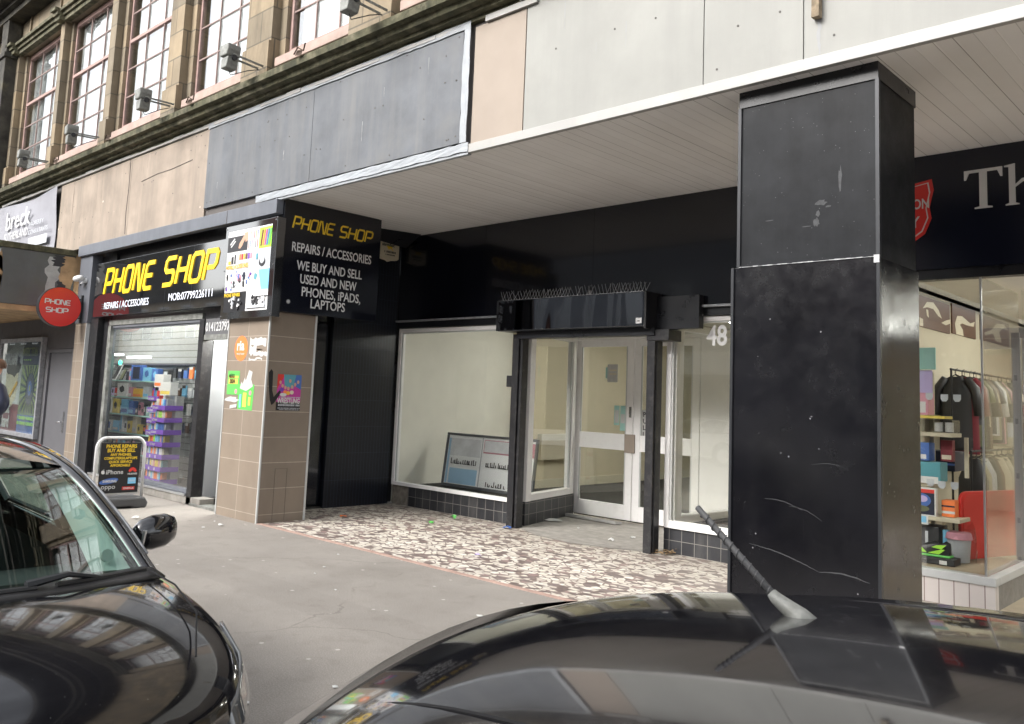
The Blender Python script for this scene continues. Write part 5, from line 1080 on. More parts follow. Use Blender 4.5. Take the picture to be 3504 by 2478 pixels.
# garments on two rails along the wall
def rail(nm,z,x,y0,y1,lab):
    t=MB().tube([(x,y0,z),(x,y1,z)],.012); 
    for y in (y0+.02,y1-.02): t.tube([(x,y,z),(x,y,.02)],.012)
    tag(t.build(nm,'black_flat'),lab,'rail')
rail('clothes_rail',2.08,-3.02,10.5,13.2,'upper black clothes rail along the charity shop wall'); rail('clothes_rail',1.18,-2.72,10.1,13.1,'lower black clothes rail in front of the upper one')
cn={'red':'red','charcoal':'charcoal','white_flat':'white','olive':'olive green','cream':'cream','maroon':'dark red','khaki':'khaki','brown':'brown','silver':'pale grey','navy':'navy','pink':'pink','orange':'orange'}
def garment(x,y,z,col,ln,w_,lab,group,seed,sleeve=True):
    q=random.Random(seed); t=thing('hanging_garment',lab,'garment',(x,y,z),group)
    mb=MB(); nu,nv=14,8; ph=q.uniform(0,6)
    def S(s,tt):
        zz=z-.06-ln*tt; half=(w_*.5)*(.42+.58*min(1,tt*4+.05))*(1+.12*tt)
        a=2*math.pi*s; xx=x+half*math.cos(a)*.5*2*.62; yy=y+(.028+.018*tt)*math.sin(a)+.014*math.sin(a*5+ph)*tt
        return (xx,yy,zz)
    mb.grid(lambda s,tt:S(s,tt),nu,nv)
    if sleeve:
        for sg in (-1,1):
            mb.tube([(x+sg*w_*.22,y,z-.08),(x+sg*w_*.40,y+.01,z-.20),(x+sg*w_*.46,y+.01,z-.34 if seed%2 else z-.50)],[.045,.05,.055],n=8)
    mb.build('cloth',col,t,smooth=True,fix=False)
    MB().tube([(x-w_*.22,y,z-.09),(x,y,z-.035),(x+w_*.22,y,z-.09)],.006,n=6).tube([(x,y,z-.035),(x,y,z+.02),(x+.02,y,z+.035)],.003,n=5).build('hanger','black_flat',t)
up=['charcoal','charcoal','maroon','white_flat','charcoal','olive','charcoal','cream','brown','navy','white_flat','khaki','charcoal','pink','olive','charcoal','silver','cream','maroon','charcoal','brown']
for i,c_ in enumerate(up):
    q=random.Random(i); nm=cn[c_]; mt_=('c_'+c_) if 'c_'+c_ in MATS else c_
    garment(-3.02+q.uniform(-.03,.03),10.62+i*.118,2.06,mt_,q.uniform(.5,.9),.50,nm+' garment on the upper rail, '+('nearest the glass' if i==0 else 'number %d from the glass'%(i+1)),'clothes on the upper rail',i)
lo=['charcoal','khaki','silver','olive','charcoal','brown','cream','charcoal','cream','olive','khaki','navy','silver','maroon','charcoal','cream','brown','charcoal']
for i,c_ in enumerate(lo):
    q=random.Random(40+i); nm=cn[c_]; mt_=('c_'+c_) if 'c_'+c_ in MATS else c_
    garment(-2.72+q.uniform(-.03,.03),10.2+i*.14,1.16,mt_,q.uniform(.65,.88),.46,nm+' trousers or skirt on the lower rail, '+('nearest the glass' if i==0 else 'number %d from the glass'%(i+1)),'clothes on the lower rail',40+i,sleeve=False)
# window shelf unit and its goods
su=thing('display_shelves','cream shelving unit with three shelves at the left of the charity shop window','shelves',(-2.7,8.3,.27))
for k,(x1,z) in enumerate(((-2.36,1.36),(-2.30,.62))): MB().box(-3.0,x1,8.2,8.5,z,z+.035).build('shelf','interior_cream',su,bevel=.003)
MB().box(-2.62,-2.585,8.46,8.5,.28,1.95).build('upright','interior_cream',su); MB().box(-2.33,-2.30,8.46,8.49,1.0,1.3599).build('upright','interior_cream',su)
def cbox(nm,x0,x1,y0,y1,z0,z1,mt,label,cat,prints=()):
    t=thing(nm,label,cat,((x0+x1)/2,y0,z0)); MB().box(x0,x1,y0,y1,z0,z1).build('carton',mt,t,bevel=.003)
    if prints: art('print',FX(x0,y0-.0005,z0),[([(a*(x1-x0),b*(z1-z0)) for a,b in p],c_) for p,c_ in prints],t)
    return t
cbox('pale_card',-2.80,-2.49,8.22,8.24,1.96,2.16,'c_mint','pale green card standing high in the charity window','card')
cbox('pale_card',-2.80,-2.53,8.25,8.27,1.74,1.955,'c_lilac','pale lilac card below the green card','card')
cbox('storage_tray',-2.85,-2.36,8.22,8.45,1.40,1.51,'plastic_clear','see-through tray of white pots on the upper shelf','tray',[(rect(.1,.1,.45,.6),'c_sky')])
for k,x in enumerate((-2.5,-2.41)): tag(MB().cyl((x,8.32,1.405),(x,8.32,1.49),.035,n=14).build('white_pot','white_flat'),'small white pot in the clear tray, '+('left' if k==0 else 'right'),'pot','white pots in the clear tray')
cbox('yellow_board',-2.85,-2.42,8.22,8.45,1.52,1.545,'c_yellow','flat yellow and navy board game box on the clear tray','box')
cbox('toy_box',-2.80,-2.56,8.24,8.40,1.55,1.75,'c_pink','pink and white toy box on the yellow game','box',[(rect(.2,.1,.9,.6),'white_flat'),(rect(.3,.2,.6,.5),'c_teal')])
cbox('blue_pack',-2.80,-2.56,8.24,8.40,1.14,1.30,'c_blue','blue boxed toy hanging under the upper shelf','box',[(rect(.1,.1,.9,.35),'white_flat')])
cbox('teal_pack',-2.85,-2.46,8.22,8.42,.96,1.13,'c_teal','teal toy pack with a white label under the blue one','box',[(rect(.3,-.1,.95,.25),'white_flat'),(rect(.3,.55,.5,.85),'c_yellow')])
cbox('jigsaw_box',-2.78,-2.50,8.22,8.27,.655,.90,'white_flat','jigsaw box with a blue cat picture on the lower shelf','box',[(rect(.05,.04,.95,.9),'c_navy'),(rect(.05,.82,.95,.95),'c_red'),(oval(.55,.55,.3,.25,14),'c_blue'),(oval(.6,.6,.15,.12,12),'c_lilac'),(oval(.5,.25,.3,.12,12),'c_olive')])
cbox('blue_card',-2.72,-2.56,8.195,8.199,.58,.66,'white_flat','small sky blue card clipped to the lower shelf','card',[(rect(.1,.2,.9,.9),'c_sky')])
cbox('shoe_box',-2.9,-2.49,8.25,8.5,.28,.56,'c_charcoal','tall black trainer box behind the green trainer','box',[(rect(.72,.15,.78,.85),'c_silver')])
cbox('label_box',-2.475,-2.43,8.30,8.36,.36,.54,'c_sky','narrow blue and red packet beside the trainer box','packet',[(rect(0,.05,1,.35),'c_pink')])
cbox('shoe_tray',-2.9,-2.30,8.02,8.2,.274,.33,'c_charcoal','low dark tray under the green trainer in the charity window','tray',[(rect(.8,.1,.9,.7),'white_flat')])
cbox('red_scarf_box',-2.50,-2.40,8.36,8.44,1.14,1.33,'c_maroon','dark red folded scarf box right of the blue toy','box',[(rect(.1,.1,.9,.3),'c_cream')])
cbox('small_books',-2.48,-2.37,8.30,8.44,.657,.80,'c_orange','small stack of orange backed books beside the jigsaw','books',[(rect(0,.2,1,.35),'white_flat'),(rect(0,.6,1,.7),'c_navy')])
cbox('blue_clothes_bag',-2.90,-2.45,8.6,8.9,1.04,1.22,'c_navy','folded navy clothes stacked behind the toy shelves','clothes',[(rect(0,.3,1,.4),'c_blue')])
cbox('figurine_box',-2.68,-2.58,8.25,8.35,.915,.955,'c_cream','flat cream packet lying on the jigsaw box','packet')
# trainer
tn=thing('trainer','black and lime green trainer shoe in the charity shop window','shoe',(-2.6,8.1,.33))
sec=[(-.20,.036,.05),(-.15,.046,.062),(-.08,.048,.082),(0,.044,.115),(.06,.040,.135),(.10,.038,.10),(.15,.040,.14),(.185,.034,.12)]
mb=MB(); vs=[]; n=10
for x,hw,h in sec:
    for k in range(n): a=math.pi*k/(n-1); vs.append((-2.52+x*.9,8.10-math.cos(a)*hw,.352+h*.85*math.sin(a)**.6 if 0<k<n-1 else .352))
mb.add(vs,[(i*n+j,(i+1)*n+j,(i+1)*n+j+1,i*n+j+1) for i in range(len(sec)-1) for j in range(n-1)]+[tuple(range(n)),tuple(range((len(sec)-1)*n,len(sec)*n))]); mb.build('upper','black_flat',tn,smooth=True)
MB().box(-2.71,-2.34,8.045,8.155,.332,.352).build('sole','c_green',tn,bevel=.008)
fr_t=FX(-2.71,8.047,.352); art('side_flash',fr_t,[([(.02,.03),(.08,.075),(.12,.07),(.18,.01),(.06,.012)],'c_lime'),([(.19,.01),(.30,.05),(.33,.05),(.28,.005)],'c_lime'),([(.22,.06),(.26,.08),(.34,.09),(.30,.05)],'c_lime')],tn,lift=.003)
# container, red board
ct=thing('storage_pot','tall clear plastic pot with a pink lid wrapped in a bag in the charity window','pot',(-2.36,8.35,.28))
MB().cyl((-2.36,8.36,.275),(-2.36,8.36,.47),.085,.10,n=24).build('tub','c_silver',ct,smooth=False); MB().cyl((-2.36,8.36,.471),(-2.36,8.36,.53),.115,.10,n=24).build('lid','c_pink',ct,bevel=.006)
mb=MB(); mb.grid(lambda s,t:(-2.36+(.125+.02*math.sin(s*25+t*3))*math.cos(2*math.pi*s),8.36+(.125+.02*math.sin(s*31))*math.sin(2*math.pi*s),.28+.32*t+.03*t*math.sin(s*19)),30,6); mb.build('bag','plastic_clear',ct,fix=False,smooth=True)
rb=thing('red_board','large round cornered red plastic table top standing by the charity shop glass','table top',(-2.2,8.7,.28))
d=Vector((.27,.84,0)).normalized(); fR=(Vector((-2.38,8.42,.28)),d,Vector((0,0,1)),d.cross(Vector((0,0,1))))
def rr(w_,h_,r_,o=0):
    P=[]
    for cx,cy,a0 in ((w_-r_,r_,-90),(w_-r_,h_-r_,0),(r_,h_-r_,90),(r_,r_,180)):
        for k in range(6): a=R(a0+90*k/5); P.append((cx+(r_-o)*math.cos(a),cy+(r_-o)*math.sin(a)))
    return P
mb=MB(); mb.prism(rr(.92,.60,.09),lambda a,b,c:fR[0]+fR[1]*a+fR[2]*b+fR[3]*c,.03); mb.build('top','red_sign',rb,bevel=.008)
mb=MB(); mb.prism([(a*.94+.027,b*.92+.02) for a,b in rr(.92,.60,.09)],lambda a,b,c:fR[0]+fR[1]*a+fR[2]*b+fR[3]*(.03+c),.006); mb.build('raised_panel','c_red',rb)
for k,(x,z) in enumerate(((-2.42,1.71),(-2.30,1.70),(-2.20,1.70),(-2.42,.98),(-2.33,.97),(-2.23,.97))):
    o=sticker('white_tag','small white rounded price tag stuck inside the charity shop glass, '+('upper','upper','upper','lower','lower','lower')[k]+' row '+('left','middle','right')[k%3],'tag',FX(x,CY+.0135,z),[([(-.03,.03),(.03,.03),(.03,-.01),(.015,-.03),(-.015,-.03),(-.03,-.01)],'c_silver')])

# ============================================================ CARS
RAIL=[(.95,.76,.84),(.60,.69,1.075),(.22,.615,1.265),(-.35,.585,1.345),(-1.0,.575,1.325),(-1.42,.575,1.23),(-1.86,.67,.95)]
def lerp_path(P,s):
    P=[Vector(p) for p in P]; n=len(P)-1; t=max(0,min(n-1e-6,s*n)); i=int(t); u_=t-i
    p0=P[max(i-1,0)];p1=P[i];p2=P[i+1];p3=P[min(i+2,n)]
    return .5*((2*p1)+(-p0+p2)*u_+(2*p0-5*p1+4*p2-p3)*u_*u_+(-p0+3*p1-3*p2+p3)*u_**3)
def rail_p(s,side): p=lerp_path(RAIL,s); return Vector((p.x,p.y*side,p.z))
def make_car(name,label,loc,paint='car_black',antenna=False,lining='pillar_lining',rot=0,crown=.085):
    t=thing(name,label,'car',loc,rot=(0,0,rot))
    # body: x, z_bottom, z_shoulder(top edge), half width, top centre z, inner z
    ST=[(-2.02,.34,.62,.60,.64),(-1.98,.26,.80,.70,.84),(-1.86,.22,.93,.80,.95),(-1.5,.22,.95,.85,.95),(-1.0,.2,.94,.862,.95),(0,.2,.90,.865,.90),(.70,.2,.865,.86,.87),(.96,.2,.85,.855,.875),(1.25,.2,.82,.85,.87),(1.55,.2,.765,.835,.835),(1.78,.22,.69,.80,.77),(1.93,.24,.60,.70,.68),(2.02,.30,.50,.50,.54)]
    mb=MB(); vs=[]
    for (x,zb,zs,w_,zt) in ST:
        cab=-1.7<x<.9
        half=[(0,zb),(w_*.86,zb),(w_*.98,zb+.12),(w_,(zb+zs)/2),(w_*.985,zs-.09),(w_*.93,zs-.01)]
        if cab: half+=[(w_*.885,zs),(w_*.85,zs-.06),(w_*.80,.45),(0,.45)]
        else: half+=[(w_*.85,zs+(zt-zs)*.35),(w_*.60,zs+(zt-zs)*.8),(w_*.3,zt-.004),(0,zt)]
        vs.append([(x,y,z) for y,z in half]+[(x,-y,z) for y,z in half[1:-1][::-1]])
    n=len(vs[0]); flat=[p for r_ in vs for p in r_]
    mb.add(flat,[(i*n+j,(i+1)*n+j,(i+1)*n+(j+1)%n,i*n+(j+1)%n) for i in range(len(ST)-1) for j in range(n)]+[tuple(range(n))[::-1],tuple(range((len(ST)-1)*n,len(ST)*n))])
    body=mb.build('body',[paint,'car_cabin'],t,smooth=True)
    me=body.data
    for p in me.polygons:
        c_=p.center
        if -1.7<c_.x<.9 and abs(c_.y)<.74 and c_.z<.85 and c_.z>.3: p.material_index=1
    ss_=body.modifiers.new('sub','SUBSURF'); ss_.levels=2; ss_.render_levels=2
    # roof
    mb=MB(); s0,s1=2/6,5/6
    def roofp(a,b):
        s=s0+(s1-s0)*a; L=rail_p(s,1); y=L.y*(1-2*b); k=1-(2*b-1)**2; ends=min(1,a*5+.15,(1-a)*5+.3)
        return (L.x+.07*k*(1 if a<.5 else -1)*abs(1-2*a),y,L.z+crown*k*ends**.0*.9)
    mb.grid(roofp,24,16); rf=mb.build('roof',paint,t,smooth=True,fix=False)
    for side in (1,-1): MB().tube([(rail_p(k/40,side).x,rail_p(k/40,side).y*.84*side*side,rail_p(k/40,side).z+crown*.9*(1-.84**2)+.001) for k in range(14,33)],.0035,n=5).build('roof_seam','black_void',t)
    # rails: pillars drawn as swept strips (outer black trim plus painted gutter)
    for side in (1,-1):
        mb=MB(); pts=[rail_p(k/48,side) for k in range(49)]
        prof=[(.012,.02),(.028,0),(.012,-.035),(-.045,-.028),(-.055,.006),(-.02,.016)]
        for i,p in enumerate(pts):
            d_=(pts[min(i+1,48)]-pts[max(i-1,0)]).normalized(); sidev=Vector((0,side,0)); sidev=(sidev-d_*sidev.dot(d_)).normalized(); up_=d_.cross(sidev)*side*-1
            if up_.z<0: up_=-up_
            vs_l=[p+sidev*a+up_*b for a,b in prof]; mb.v+=vs_l
        k_=len(prof); mb.f+=[[i*k_+j,(i+1)*k_+j,(i+1)*k_+(j+1)%k_,i*k_+(j+1)%k_] for i in range(48) for j in range(k_)]; mb.m+=[0]*(48*k_)
        mb.build('roof_pillar',paint,t,smooth=True)
        mb=MB().tube([rail_p(k/48,side)+Vector((0,side*.026,.006)) for k in range(3,44)],.009,n=6); mb.build('gutter_strip','metal_grey' if paint=='car_black' else 'car_trim',t,smooth=True)
        # inner pale lining of the front pillar with a round cap
        mb=MB(); 
        def lin(a,b):
            s=.0+.335*a; p=rail_p(s,side); wd=.17-.11*a
            return (p.x-.045-.02*math.sin(math.pi*b)-.012,p.y-side*(.05+wd*b),p.z-.02-.025*b+(.03 if a<.05 else 0))
        mb.grid(lin,14,6); ln=mb.build('pillar_lining',lining,t,smooth=True,fix=False)
        p=rail_p(.075,side); MB().cyl((p.x-.05,p.y-side*.12,p.z-.02),(p.x-.035,p.y-side*.12,p.z-.015),.028,n=20).build('round_cap',lining,ln)
        # belt line, B pillar, C pillar
        MB().tube([(.80,side*.775,.885),(.3,side*.795,.905),(-.6,side*.80,.93),(-1.45,side*.775,.96)],.016,n=6).build('waist_strip','car_trim',t)
        mb=MB().add([(-.16,side*.79,.90),(-.26,side*.79,.90),(-.30,side*.595,1.33),(-.22,side*.595,1.33),(-.16,side*.75,.90),(-.26,side*.75,.90),(-.30,side*.56,1.33),(-.22,side*.56,1.33)],[(0,1,2,3),(4,7,6,5),(0,3,7,4),(1,5,6,2)]); mb.build('door_pillar','car_trim',t)
        mb=MB().add([(-1.15,side*.79,.94),(-1.75,side*.72,.96),(-1.38,side*.575,1.25),(-1.20,side*.585,1.30),(-1.15,side*.75,.94),(-1.75,side*.68,.96),(-1.38,side*.54,1.25),(-1.20,side*.55,1.30)],[(0,1,2,3),(4,7,6,5),(0,3,7,4),(1,5,6,2)]); mb.build('rear_pillar',paint,t)
        mb=MB(); mb.grid(lambda a,b:((.86-1.98*a)*(1-b)+rail_p(.02+.70*a,side).x*b,(side*.785)*(1-b)+rail_p(.02+.70*a,side).y*b+side*.012*math.sin(math.pi*b),(.86+.09*a)*(1-b)+rail_p(.02+.70*a,side).z*b-.01),12,4)
        mb.build('side_glass','glass_car',t,smooth=True,fix=False)
        # mirror
        mi=thing  # (kind kept for clarity)
        mb=MB(); sec_=[(.0,.03,.035),(.035,.055,.07),(.10,.072,.085),(.17,.070,.082),(.215,.05,.06),(.232,.02,.03)]
        vsm=[]; nn=14
        for dy,rx,rz in sec_:
            for k in range(nn): a=2*math.pi*k/nn; vsm.append((.56+rx*math.cos(a)*(1.0 if math.cos(a)>0 else .75)-.03*dy*4,side*(.815+dy),.955+.02*dy*4+rz*math.sin(a)))
        mb.add(vsm,[(i*nn+j,(i+1)*nn+j,(i+1)*nn+(j+1)%nn,i*nn+(j+1)%nn) for i in range(5) for j in range(nn)]+[tuple(range(nn))[::-1],tuple(range(5*nn,6*nn))])
        mr=mb.build('mirror',paint,t,smooth=True); MB().box(.47,.60,side*.78-.03,side*.78+.045,.885,.915).build('mirror_foot','car_trim',mr,bevel=.01)
        MB().tube([(.575,side*.85,.875),(.60,side*.852,.93),(.615,side*.853,.985)],.010,n=6).build('mirror_joint','alu',mr)
        # lamps, wheels
        def hlp(a,b):
            x=1.97-.42*a; w_=.50+(.70-.50)*(2.02-x)/.09 if x>1.93 else (.70+(.80-.70)*(1.93-x)/.15 if x>1.78 else .80+.035*(1.78-x)/.23)
            zs=.50+.10*(2.02-x)/.09 if x>1.93 else (.60+.09*(1.93-x)/.15 if x>1.78 else .69+.075*(1.78-x)/.23)
            return (x-.03*b+.008,side*(w_*.965-.03*b+.010),zs-.13+.115*b)
        hl=MB(); hl.grid(hlp,10,4); hl.build('headlight','headlamp',t,smooth=True,fix=False,solid=.012)
        for x in (1.28,-1.22):
            wh=MB().cyl((x,side*.66,.31),(x,side*.862,.31),.31,n=32).build('wheel','tyre',t,bevel=.02); MB().cyl((x,side*.858,.31),(x,side*.868,.31),.20,n=10).build('rim','alu',wh)
            MB().cyl((x,side*.70,.34),(x,side*.867,.34),.365,n=32).build('wheel_arch','car_trim',t)
    # windscreen
    def ws(a,b):
        L=rail_p(.0+.335*a,1); y=L.y*(1-2*b)*.985; k=1-(2*b-1)**2
        return Vector((L.x+.17*k*(1-.45*a),y,L.z+.012*k+.004))
    mb=MB(); mb.grid(lambda a,b:ws(a,b),10,16); wsg=mb.build('windscreen','glass_car',t,smooth=True,fix=False)
    mb=MB()
    for (a0,a1,b0,b1) in ((.0,.10,0,1),(.93,1,0,1),(.1,.93,0,.035),(.1,.93,.965,1)):
        mb.grid(lambda a,b:tuple(ws(a0+(a1-a0)*a,b0+(b1-b0)*b)+Vector((-.006,0,-.006))),8,16)
    mb.build('black_border','black_flat',wsg,smooth=True,fix=False)
    # rear glass
    mb=MB(); mb.grid(lambda a,b:tuple(Vector((rail_p(5/6+a/6,1).x-.10*(1-(2*b-1)**2),rail_p(5/6+a/6,1).y*(1-2*b),rail_p(5/6+a/6,1).z+crown*.9*(1-(2*b-1)**2)*(1-a)+.002))),8,14); mb.build('rear_glass','black_panel' if paint=='car_black' else 'glass_car',t,smooth=True,fix=False)
    # scuttle, wipers, bonnet gap, interior
    mb=MB(); mb.grid(lambda a,b:(.90+.16*a+.13*(1-(2*b-1)**2),.76*(1-2*b),.872-.02*a+.012*(1-(2*b-1)**2)),4,16); mb.build('scuttle','car_trim',t,smooth=True,fix=False,solid=.01)
    for k,(y0,y1) in enumerate(((.30,.72),(-.45,.22))):
        mb=MB()
        P=[ws(.035,(.76-y)/1.52)+Vector((.018,0,.018)) for y in (y0,(y0+y1)/2,y1)]; mb.tube(P,.011,n=6); w_=mb.build('wiper','car_trim',t)
        pv=Vector((1.10,y0-.12,.895)); mid=P[1]; MB().tube([pv,(pv+mid)/2+Vector((.01,0,.03)),mid],[.018,.012,.008],n=6).build('wiper_arm','dark_metal',w_)
    for side in (1,-1): MB().tube([(1.04,side*.70,.882),(1.3,side*.69,.868),(1.6,side*.64,.822),(1.85,side*.52,.735)],.004,n=5).build('bonnet_gap','black_void',t)
    mb=MB(); mb.grid(lambda a,b:(.93-.52*a,.74*(1-2*b),.855-.03*a*a),6,6); mb.grid(lambda a,b:(.41-.04*a,.74*(1-2*b),.825-.35*a),3,6); mb.build('dashboard','car_cabin',t,smooth=True,fix=False)
    mb=MB()
    for k in range(24):
        pass
    st=[(.30+.06*math.sin(a),-.35+.18*math.cos(a),.80+.17*math.sin(a)) for a in [2*math.pi*k/24 for k in range(25)]]; mb.tube(st,.014,n=6); mb.build('steering_wheel','car_trim',t)
    for y in (.36,-.36):
        s_=MB().box(-.45,.08,y-.24,y+.24,.46,.60); s_.build('seat','car_cabin',t,bevel=.04)
        s_=MB().add([(-.38,y-.24,.6),(-.38,y+.24,.6),(-.62,y+.20,1.08),(-.62,y-.20,1.08),(-.50,y-.24,.6),(-.50,y+.24,.6),(-.72,y+.20,1.08),(-.72,y-.20,1.08)],[(0,1,2,3),(4,7,6,5),(0,3,7,4),(1,5,6,2),(3,2,6,7),(0,4,5,1)]).box(-.75,-.65,y-.13,y+.13,1.10,1.24); s_.build('seat_back','car_cabin',t,bevel=.03)
    MB().box(-1.45,-1.25,-.6,.6,.46,1.02).build('rear_seat','car_cabin',t,bevel=.05)
    MB().box(.22,.25,-.11,.11,1.19,1.25).build('rear_view_mirror','car_trim',t,bevel=.01)
    MB().box(2.0,2.03,-.26,.26,.34,.45).build('number_plate','white_flat',t,bevel=.003)
    mb=MB(); mb.grid(lambda a,b:(1.995+.01-.06*(2*b-1)**2,.45*(1-2*b),.28+.20*a),4,10); mb.build('grille','car_trim',t,fix=False,solid=.02)
    return t
lc=make_car('parked_car','black hatchback parked at the kerb seen through its windscreen at bottom left',(-4.82,1.04,-.15))
fr_=(Vector((1.062,-.48,.91)),Vector((0,1,0)),Vector((-.45,0,.9)).normalized(),None)
nc=make_car('parked_car','black car in the foreground at bottom right with a ribbed roof antenna',(.36,1.25,-.17),crown=.09)
# roof antenna of the near car, rising backwards
an=thing('roof_antenna_root','x','x',(0,0,0)); bpy.data.objects.remove(an)
base=Vector((-.598-.22,1.26-1.15,1.395)); tip=Vector((-.665-.22,1.02-1.15+.13,1.405+.15))
base=Vector((-.965,.01,1.425)); tip=Vector((-1.114,.01,1.554))
mb=MB(); dd_=(tip-base); mb.tube([base+dd_*.06,base+dd_*.5,tip-dd_*.01,tip],[.0066,.0056,.0050,.0030],n=12); am=mb.build('antenna_mast','rubber',nc,smooth=True)
# wound spiral rib
mb=MB(); L=dd_.length; dn_=dd_.normalized(); a_=dn_.orthogonal().normalized(); b_=dn_.cross(a_); turns=11
mb.tube([base+dn_*(L*(.12+.80*k/220))+(a_*math.cos(2*math.pi*turns*k/220)+b_*math.sin(2*math.pi*turns*k/220))*.0058 for k in range(221)],.0013,n=5); mb.build('spiral_rib','rubber',am,smooth=True)
mb=MB(); mb.tube([base+Vector((.045,0,-.025)),base+Vector((.028,0,-.014)),base+Vector((.012,0,-.004)),base+dn_*.012,base+dn_*.022],[.018,.017,.013,.010,.008],n=14); mb.build('antenna_base','flood_grey',nc,smooth=True)

# ============================================================ PERSON at the far left edge, mostly out of frame
PE=thing('person','person in a dark navy padded jacket with a bent arm at the left edge','person',(-12.74,3.55,0))
def skin_body(name,nodes,edges,mt,parent,sub=2):
    me=bpy.data.meshes.new(name); o_=ORG[parent]; me.from_pydata([tuple(Vector(p[:3])) for p in nodes],edges,[]); o=bpy.data.objects.new(name,me); C.objects.link(o); o.parent=parent
    me.materials.append(MATS[mt]); md=o.modifiers.new('skin','SKIN'); md.use_smooth_shade=True
    for v_,p in zip(me.skin_vertices[0].data,nodes): v_.radius=(p[3],p[3] if len(p)<5 else p[4])
    me.skin_vertices[0].data[0].use_root=True
    s_=o.modifiers.new('sub','SUBSURF'); s_.levels=sub; s_.render_levels=sub; return o
nodes=[(0,0,.95,.15,.12),(0,0,1.15,.15,.115),(0,0,1.38,.17,.12),(0,0,1.50,.07,.065),(0.01,0,1.60,.055,.055),
 (.09,0,.90,.10),(.10,.02,.50,.07),(.10,0,.10,.045),(.11,-.10,.05,.042),(-.09,0,.90,.10),(-.10,-.03,.50,.07),(-.10,-.05,.10,.045),(-.11,-.15,.05,.042),
 (.17,0,1.40,.07),(.27,.03,1.14,.06),(.16,-.20,1.03,.045),(-.17,0,1.40,.07),(-.28,.03,1.14,.06),(-.16,-.20,1.05,.045)]
edges=[(0,1),(1,2),(2,3),(3,4),(0,5),(5,6),(6,7),(7,8),(0,9),(9,10),(10,11),(11,12),(2,13),(13,14),(14,15),(2,16),(16,17),(17,18)]
skin_body('body',nodes,edges,'c_charcoal',PE)
jn=[(0,0,1.02,.185,.15),(0,0,1.15,.19,.15),(0,0,1.36,.19,.145),(0,0,1.49,.09,.09),(.19,0,1.40,.10),(.33,.03,1.20,.105),(.30,-.06,1.08,.10),(.18,-.20,1.03,.065),(-.19,0,1.40,.10),(-.33,.03,1.18,.10),(-.19,-.20,1.06,.065)]
skin_body('padded_jacket',jn,[(0,1),(1,2),(2,3),(2,4),(4,5),(5,6),(6,7),(2,8),(8,9),(9,10)],'c_navy',PE)
hd=[(0,0,1.56,.052),(0,-.005,1.64,.078,.09),(0,-.01,1.71,.085,.098),(0,0,1.76,.06,.07)]
hdo=skin_body('head',hd,[(0,1),(1,2),(2,3)],'c_skin',PE)
mb=MB(); o_=ORG[PE]
fc=MB().tube([o_+Vector((0,-.098,1.685)),o_+Vector((0,-.118,1.655)),o_+Vector((0,-.10,1.645))],[.008,.014,.010],n=8); fc.build('nose','c_skin',PE)
for s_ in (-1,1):
    MB().cyl(o_+Vector((s_*.032,-.093,1.69)),o_+Vector((s_*.032,-.102,1.69)),.009,n=8).build('eye','black_flat',PE); MB().tube([o_+Vector((s_*.086,0,1.70)),o_+Vector((s_*.094,.008,1.68)),o_+Vector((s_*.086,.0,1.655))],.012,n=6).build('ear','c_skin',PE)
MB().box(o_.x-.025,o_.x+.025,o_.y-.10,o_.y-.094,1.613,1.621).build('mouth','c_maroon',PE)
MB().grid(lambda a,b:tuple(o_+Vector((.098*math.sin(math.pi*a*.62)*math.cos(2*math.pi*b),.012+.112*math.sin(math.pi*a*.62)*math.sin(2*math.pi*b)*(1 if math.sin(2*math.pi*b)>0 else .86),1.71+.10*math.cos(math.pi*a*.62)))),8,20).build('hair','c_brown',PE,smooth=True,fix=False)
for s_ in (1,-1):
    hn=[(s_*.17,-.21,1.03,.026,.036),(s_*.15,-.27,1.02,.030,.040)]; he=[(0,1)]
    for k,(dx,ln) in enumerate(((-.030,.075),(-.010,.085),(.010,.08),(.030,.062))):
        i0=len(hn); hn+=[(s_*(.15+dx),-.30,1.02,.010),(s_*(.15+dx),-.30-ln*.6,1.005,.009),(s_*(.15+dx),-.30-ln*.8,.975,.008)]; he+=[(1,i0),(i0,i0+1),(i0+1,i0+2)]
    i0=len(hn); hn+=[(s_*.105,-.26,1.03,.011),(s_*.09,-.295,1.02,.009)]; he+=[(1,i0),(i0,i0+1)]
    skin_body('hand',hn,he,'c_skin',PE,1)

# ============================================================ ACROSS THE ROAD (seen only in reflections)
def tenement(x0,x1,y,h,mt,label,floors,shopc,xs_=()):
    t=thing('tenement',label,'building',((x0+x1)/2,y,0)); MB().box(x0,x1,y-6,y,3.6,h).box(x0,x1,y-6,y-.3,0,3.6).build('wall',mt,t)
    box('roof_edge',x0-.1,x1+.1,y-6.1,y+.25,h,h+.35,'black_stone',t); box('shopfront',x0+.3,x1-.3,y-.28,y-.05,0,2.7,'glass_backed',t); box('fascia',x0+.1,x1-.1,y+.02,y+.12,2.72,3.55,shopc,t)
    n=int((x1-x0)/2.6)
    for f_ in range(floors):
        for k in range(n):
            xc=x0+(k+.5)*(x1-x0)/n; z0=4.3+f_*3.3
            if z0+1.9>h: continue
            wn_=MB().box(xc-.6,xc+.6,y+.002,y+.06,z0,z0+.08).box(xc-.6,xc+.6,y+.002,y+.06,z0+1.8,z0+1.9).box(xc-.6,xc-.52,y+.002,y+.06,z0+.081,z0+1.799).box(xc+.52,xc+.6,y+.002,y+.06,z0+.081,z0+1.799).build('window','white_flat',t)
            MB().box(xc-.52,xc+.52,y+.004,y+.02,z0+.08,z0+1.8).build('pane','sign_black_gloss',wn_)
    return t
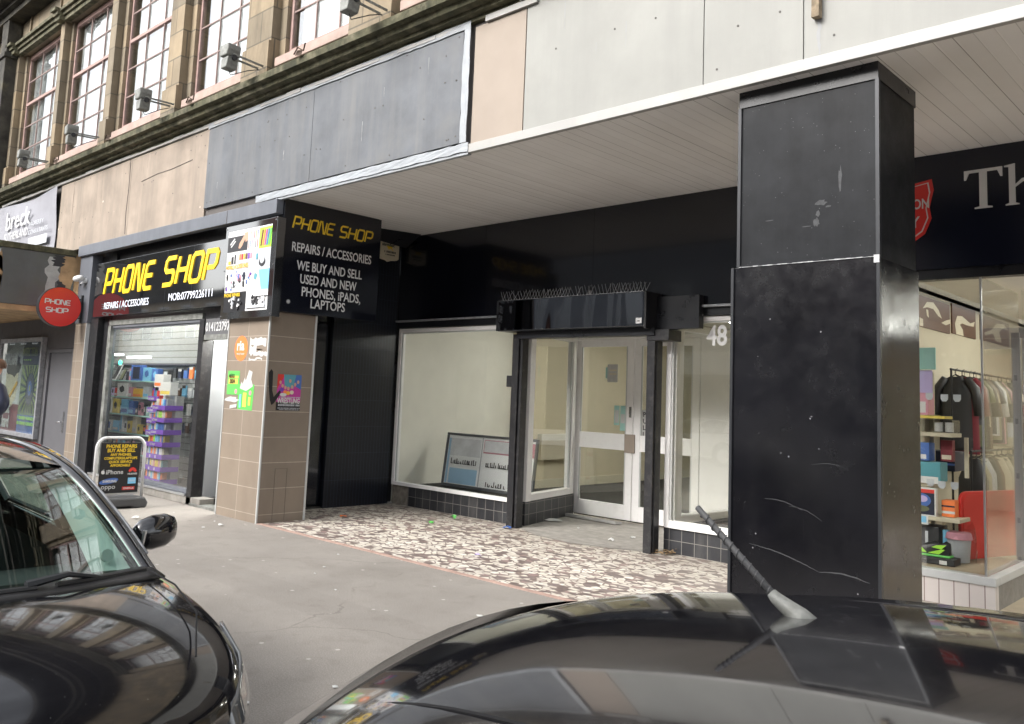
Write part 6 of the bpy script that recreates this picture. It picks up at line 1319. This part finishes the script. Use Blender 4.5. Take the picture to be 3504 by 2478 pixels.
mat('glass_backed',(.06,.07,.07),.1,coat=.5); mat('red_sandstone',(.22,.10,.07),.9,var=.25,scale=1.5); mat('blond_sandstone',(.38,.31,.22),.9,var=.25,scale=1.5); mat('grey_render',(.30,.31,.32),.9,var=.1)
mat('green_front',(.02,.16,.06),.4)
kz=tenement(-24,-11,-12.2,8.6,'grey_render','low grey rendered building across the road with a white hair salon sign',1,'white_flat')
# lettering faces this side of the street
frk=(Vector((-12.6,-12.06,2.98)),Vector((-1,0,0)),Vector((0,0,1)),Vector((0,1,0)))
text('KZ HAIR',.55,'c_charcoal',frk,kz,xs=1.25,bold=.02); text('Tel: 0141 632 3515',.2,'c_charcoal',(Vector((-12.9,-12.06,2.78)),)+frk[1:],kz,xs=1.1)
tenement(-40,-24.3,-12.2,12.0,'red_sandstone','red sandstone tenement across the road',3,'c_maroon')
tenement(-58,-40.3,-12.2,6.5,'blond_sandstone','low blond stone bank building across the road',1,'c_cream')
tenement(-80,-58.3,-12.2,12.5,'black_stone','tall soot dark tenement far along the road',3,'c_navy')
tenement(-10.7,-1,-12.2,11.0,'red_sandstone','red tenement directly across the road with a green shopfront',2,'green_front')
tenement(-.7,14,-12.2,10.0,'blond_sandstone','blond tenement across the road to the right',2,'c_red')
wc=make_car('parked_car','white hatchback parked across the road, seen only as a reflection in the shop glass',(-13.5,-7.0,-.15),paint='car_white',rot=math.pi)
van=thing('parked_van','plain white van parked across the road, seen only as a reflection','van',(-19.5,-6.9,-.15))
mb=MB(); mb.prism([(-2.6,.3),(2.5,.3),(2.55,.95),(2.15,1.25),(1.55,2.05),(1.3,2.2),(-2.55,2.2)],lambda a,b,c:Vector((-19.5+a,-7.8+c,-.15+b)),1.85); mb.build('body','car_white',van,bevel=.05)
mb=MB(); mb.prism([(1.35,1.30),(2.02,1.30),(1.52,1.98),(1.3,1.98)],lambda a,b,c:Vector((-19.5+a,-7.805+c,-.15+b)),1.86); mb.build('window','glass_backed',van)
for x in (-1.7,1.6):
    MB().cyl((-19.5+x,-7.82,.2),(-19.5+x,-5.93,.2),.35,n=24).build('wheel','tyre',van)
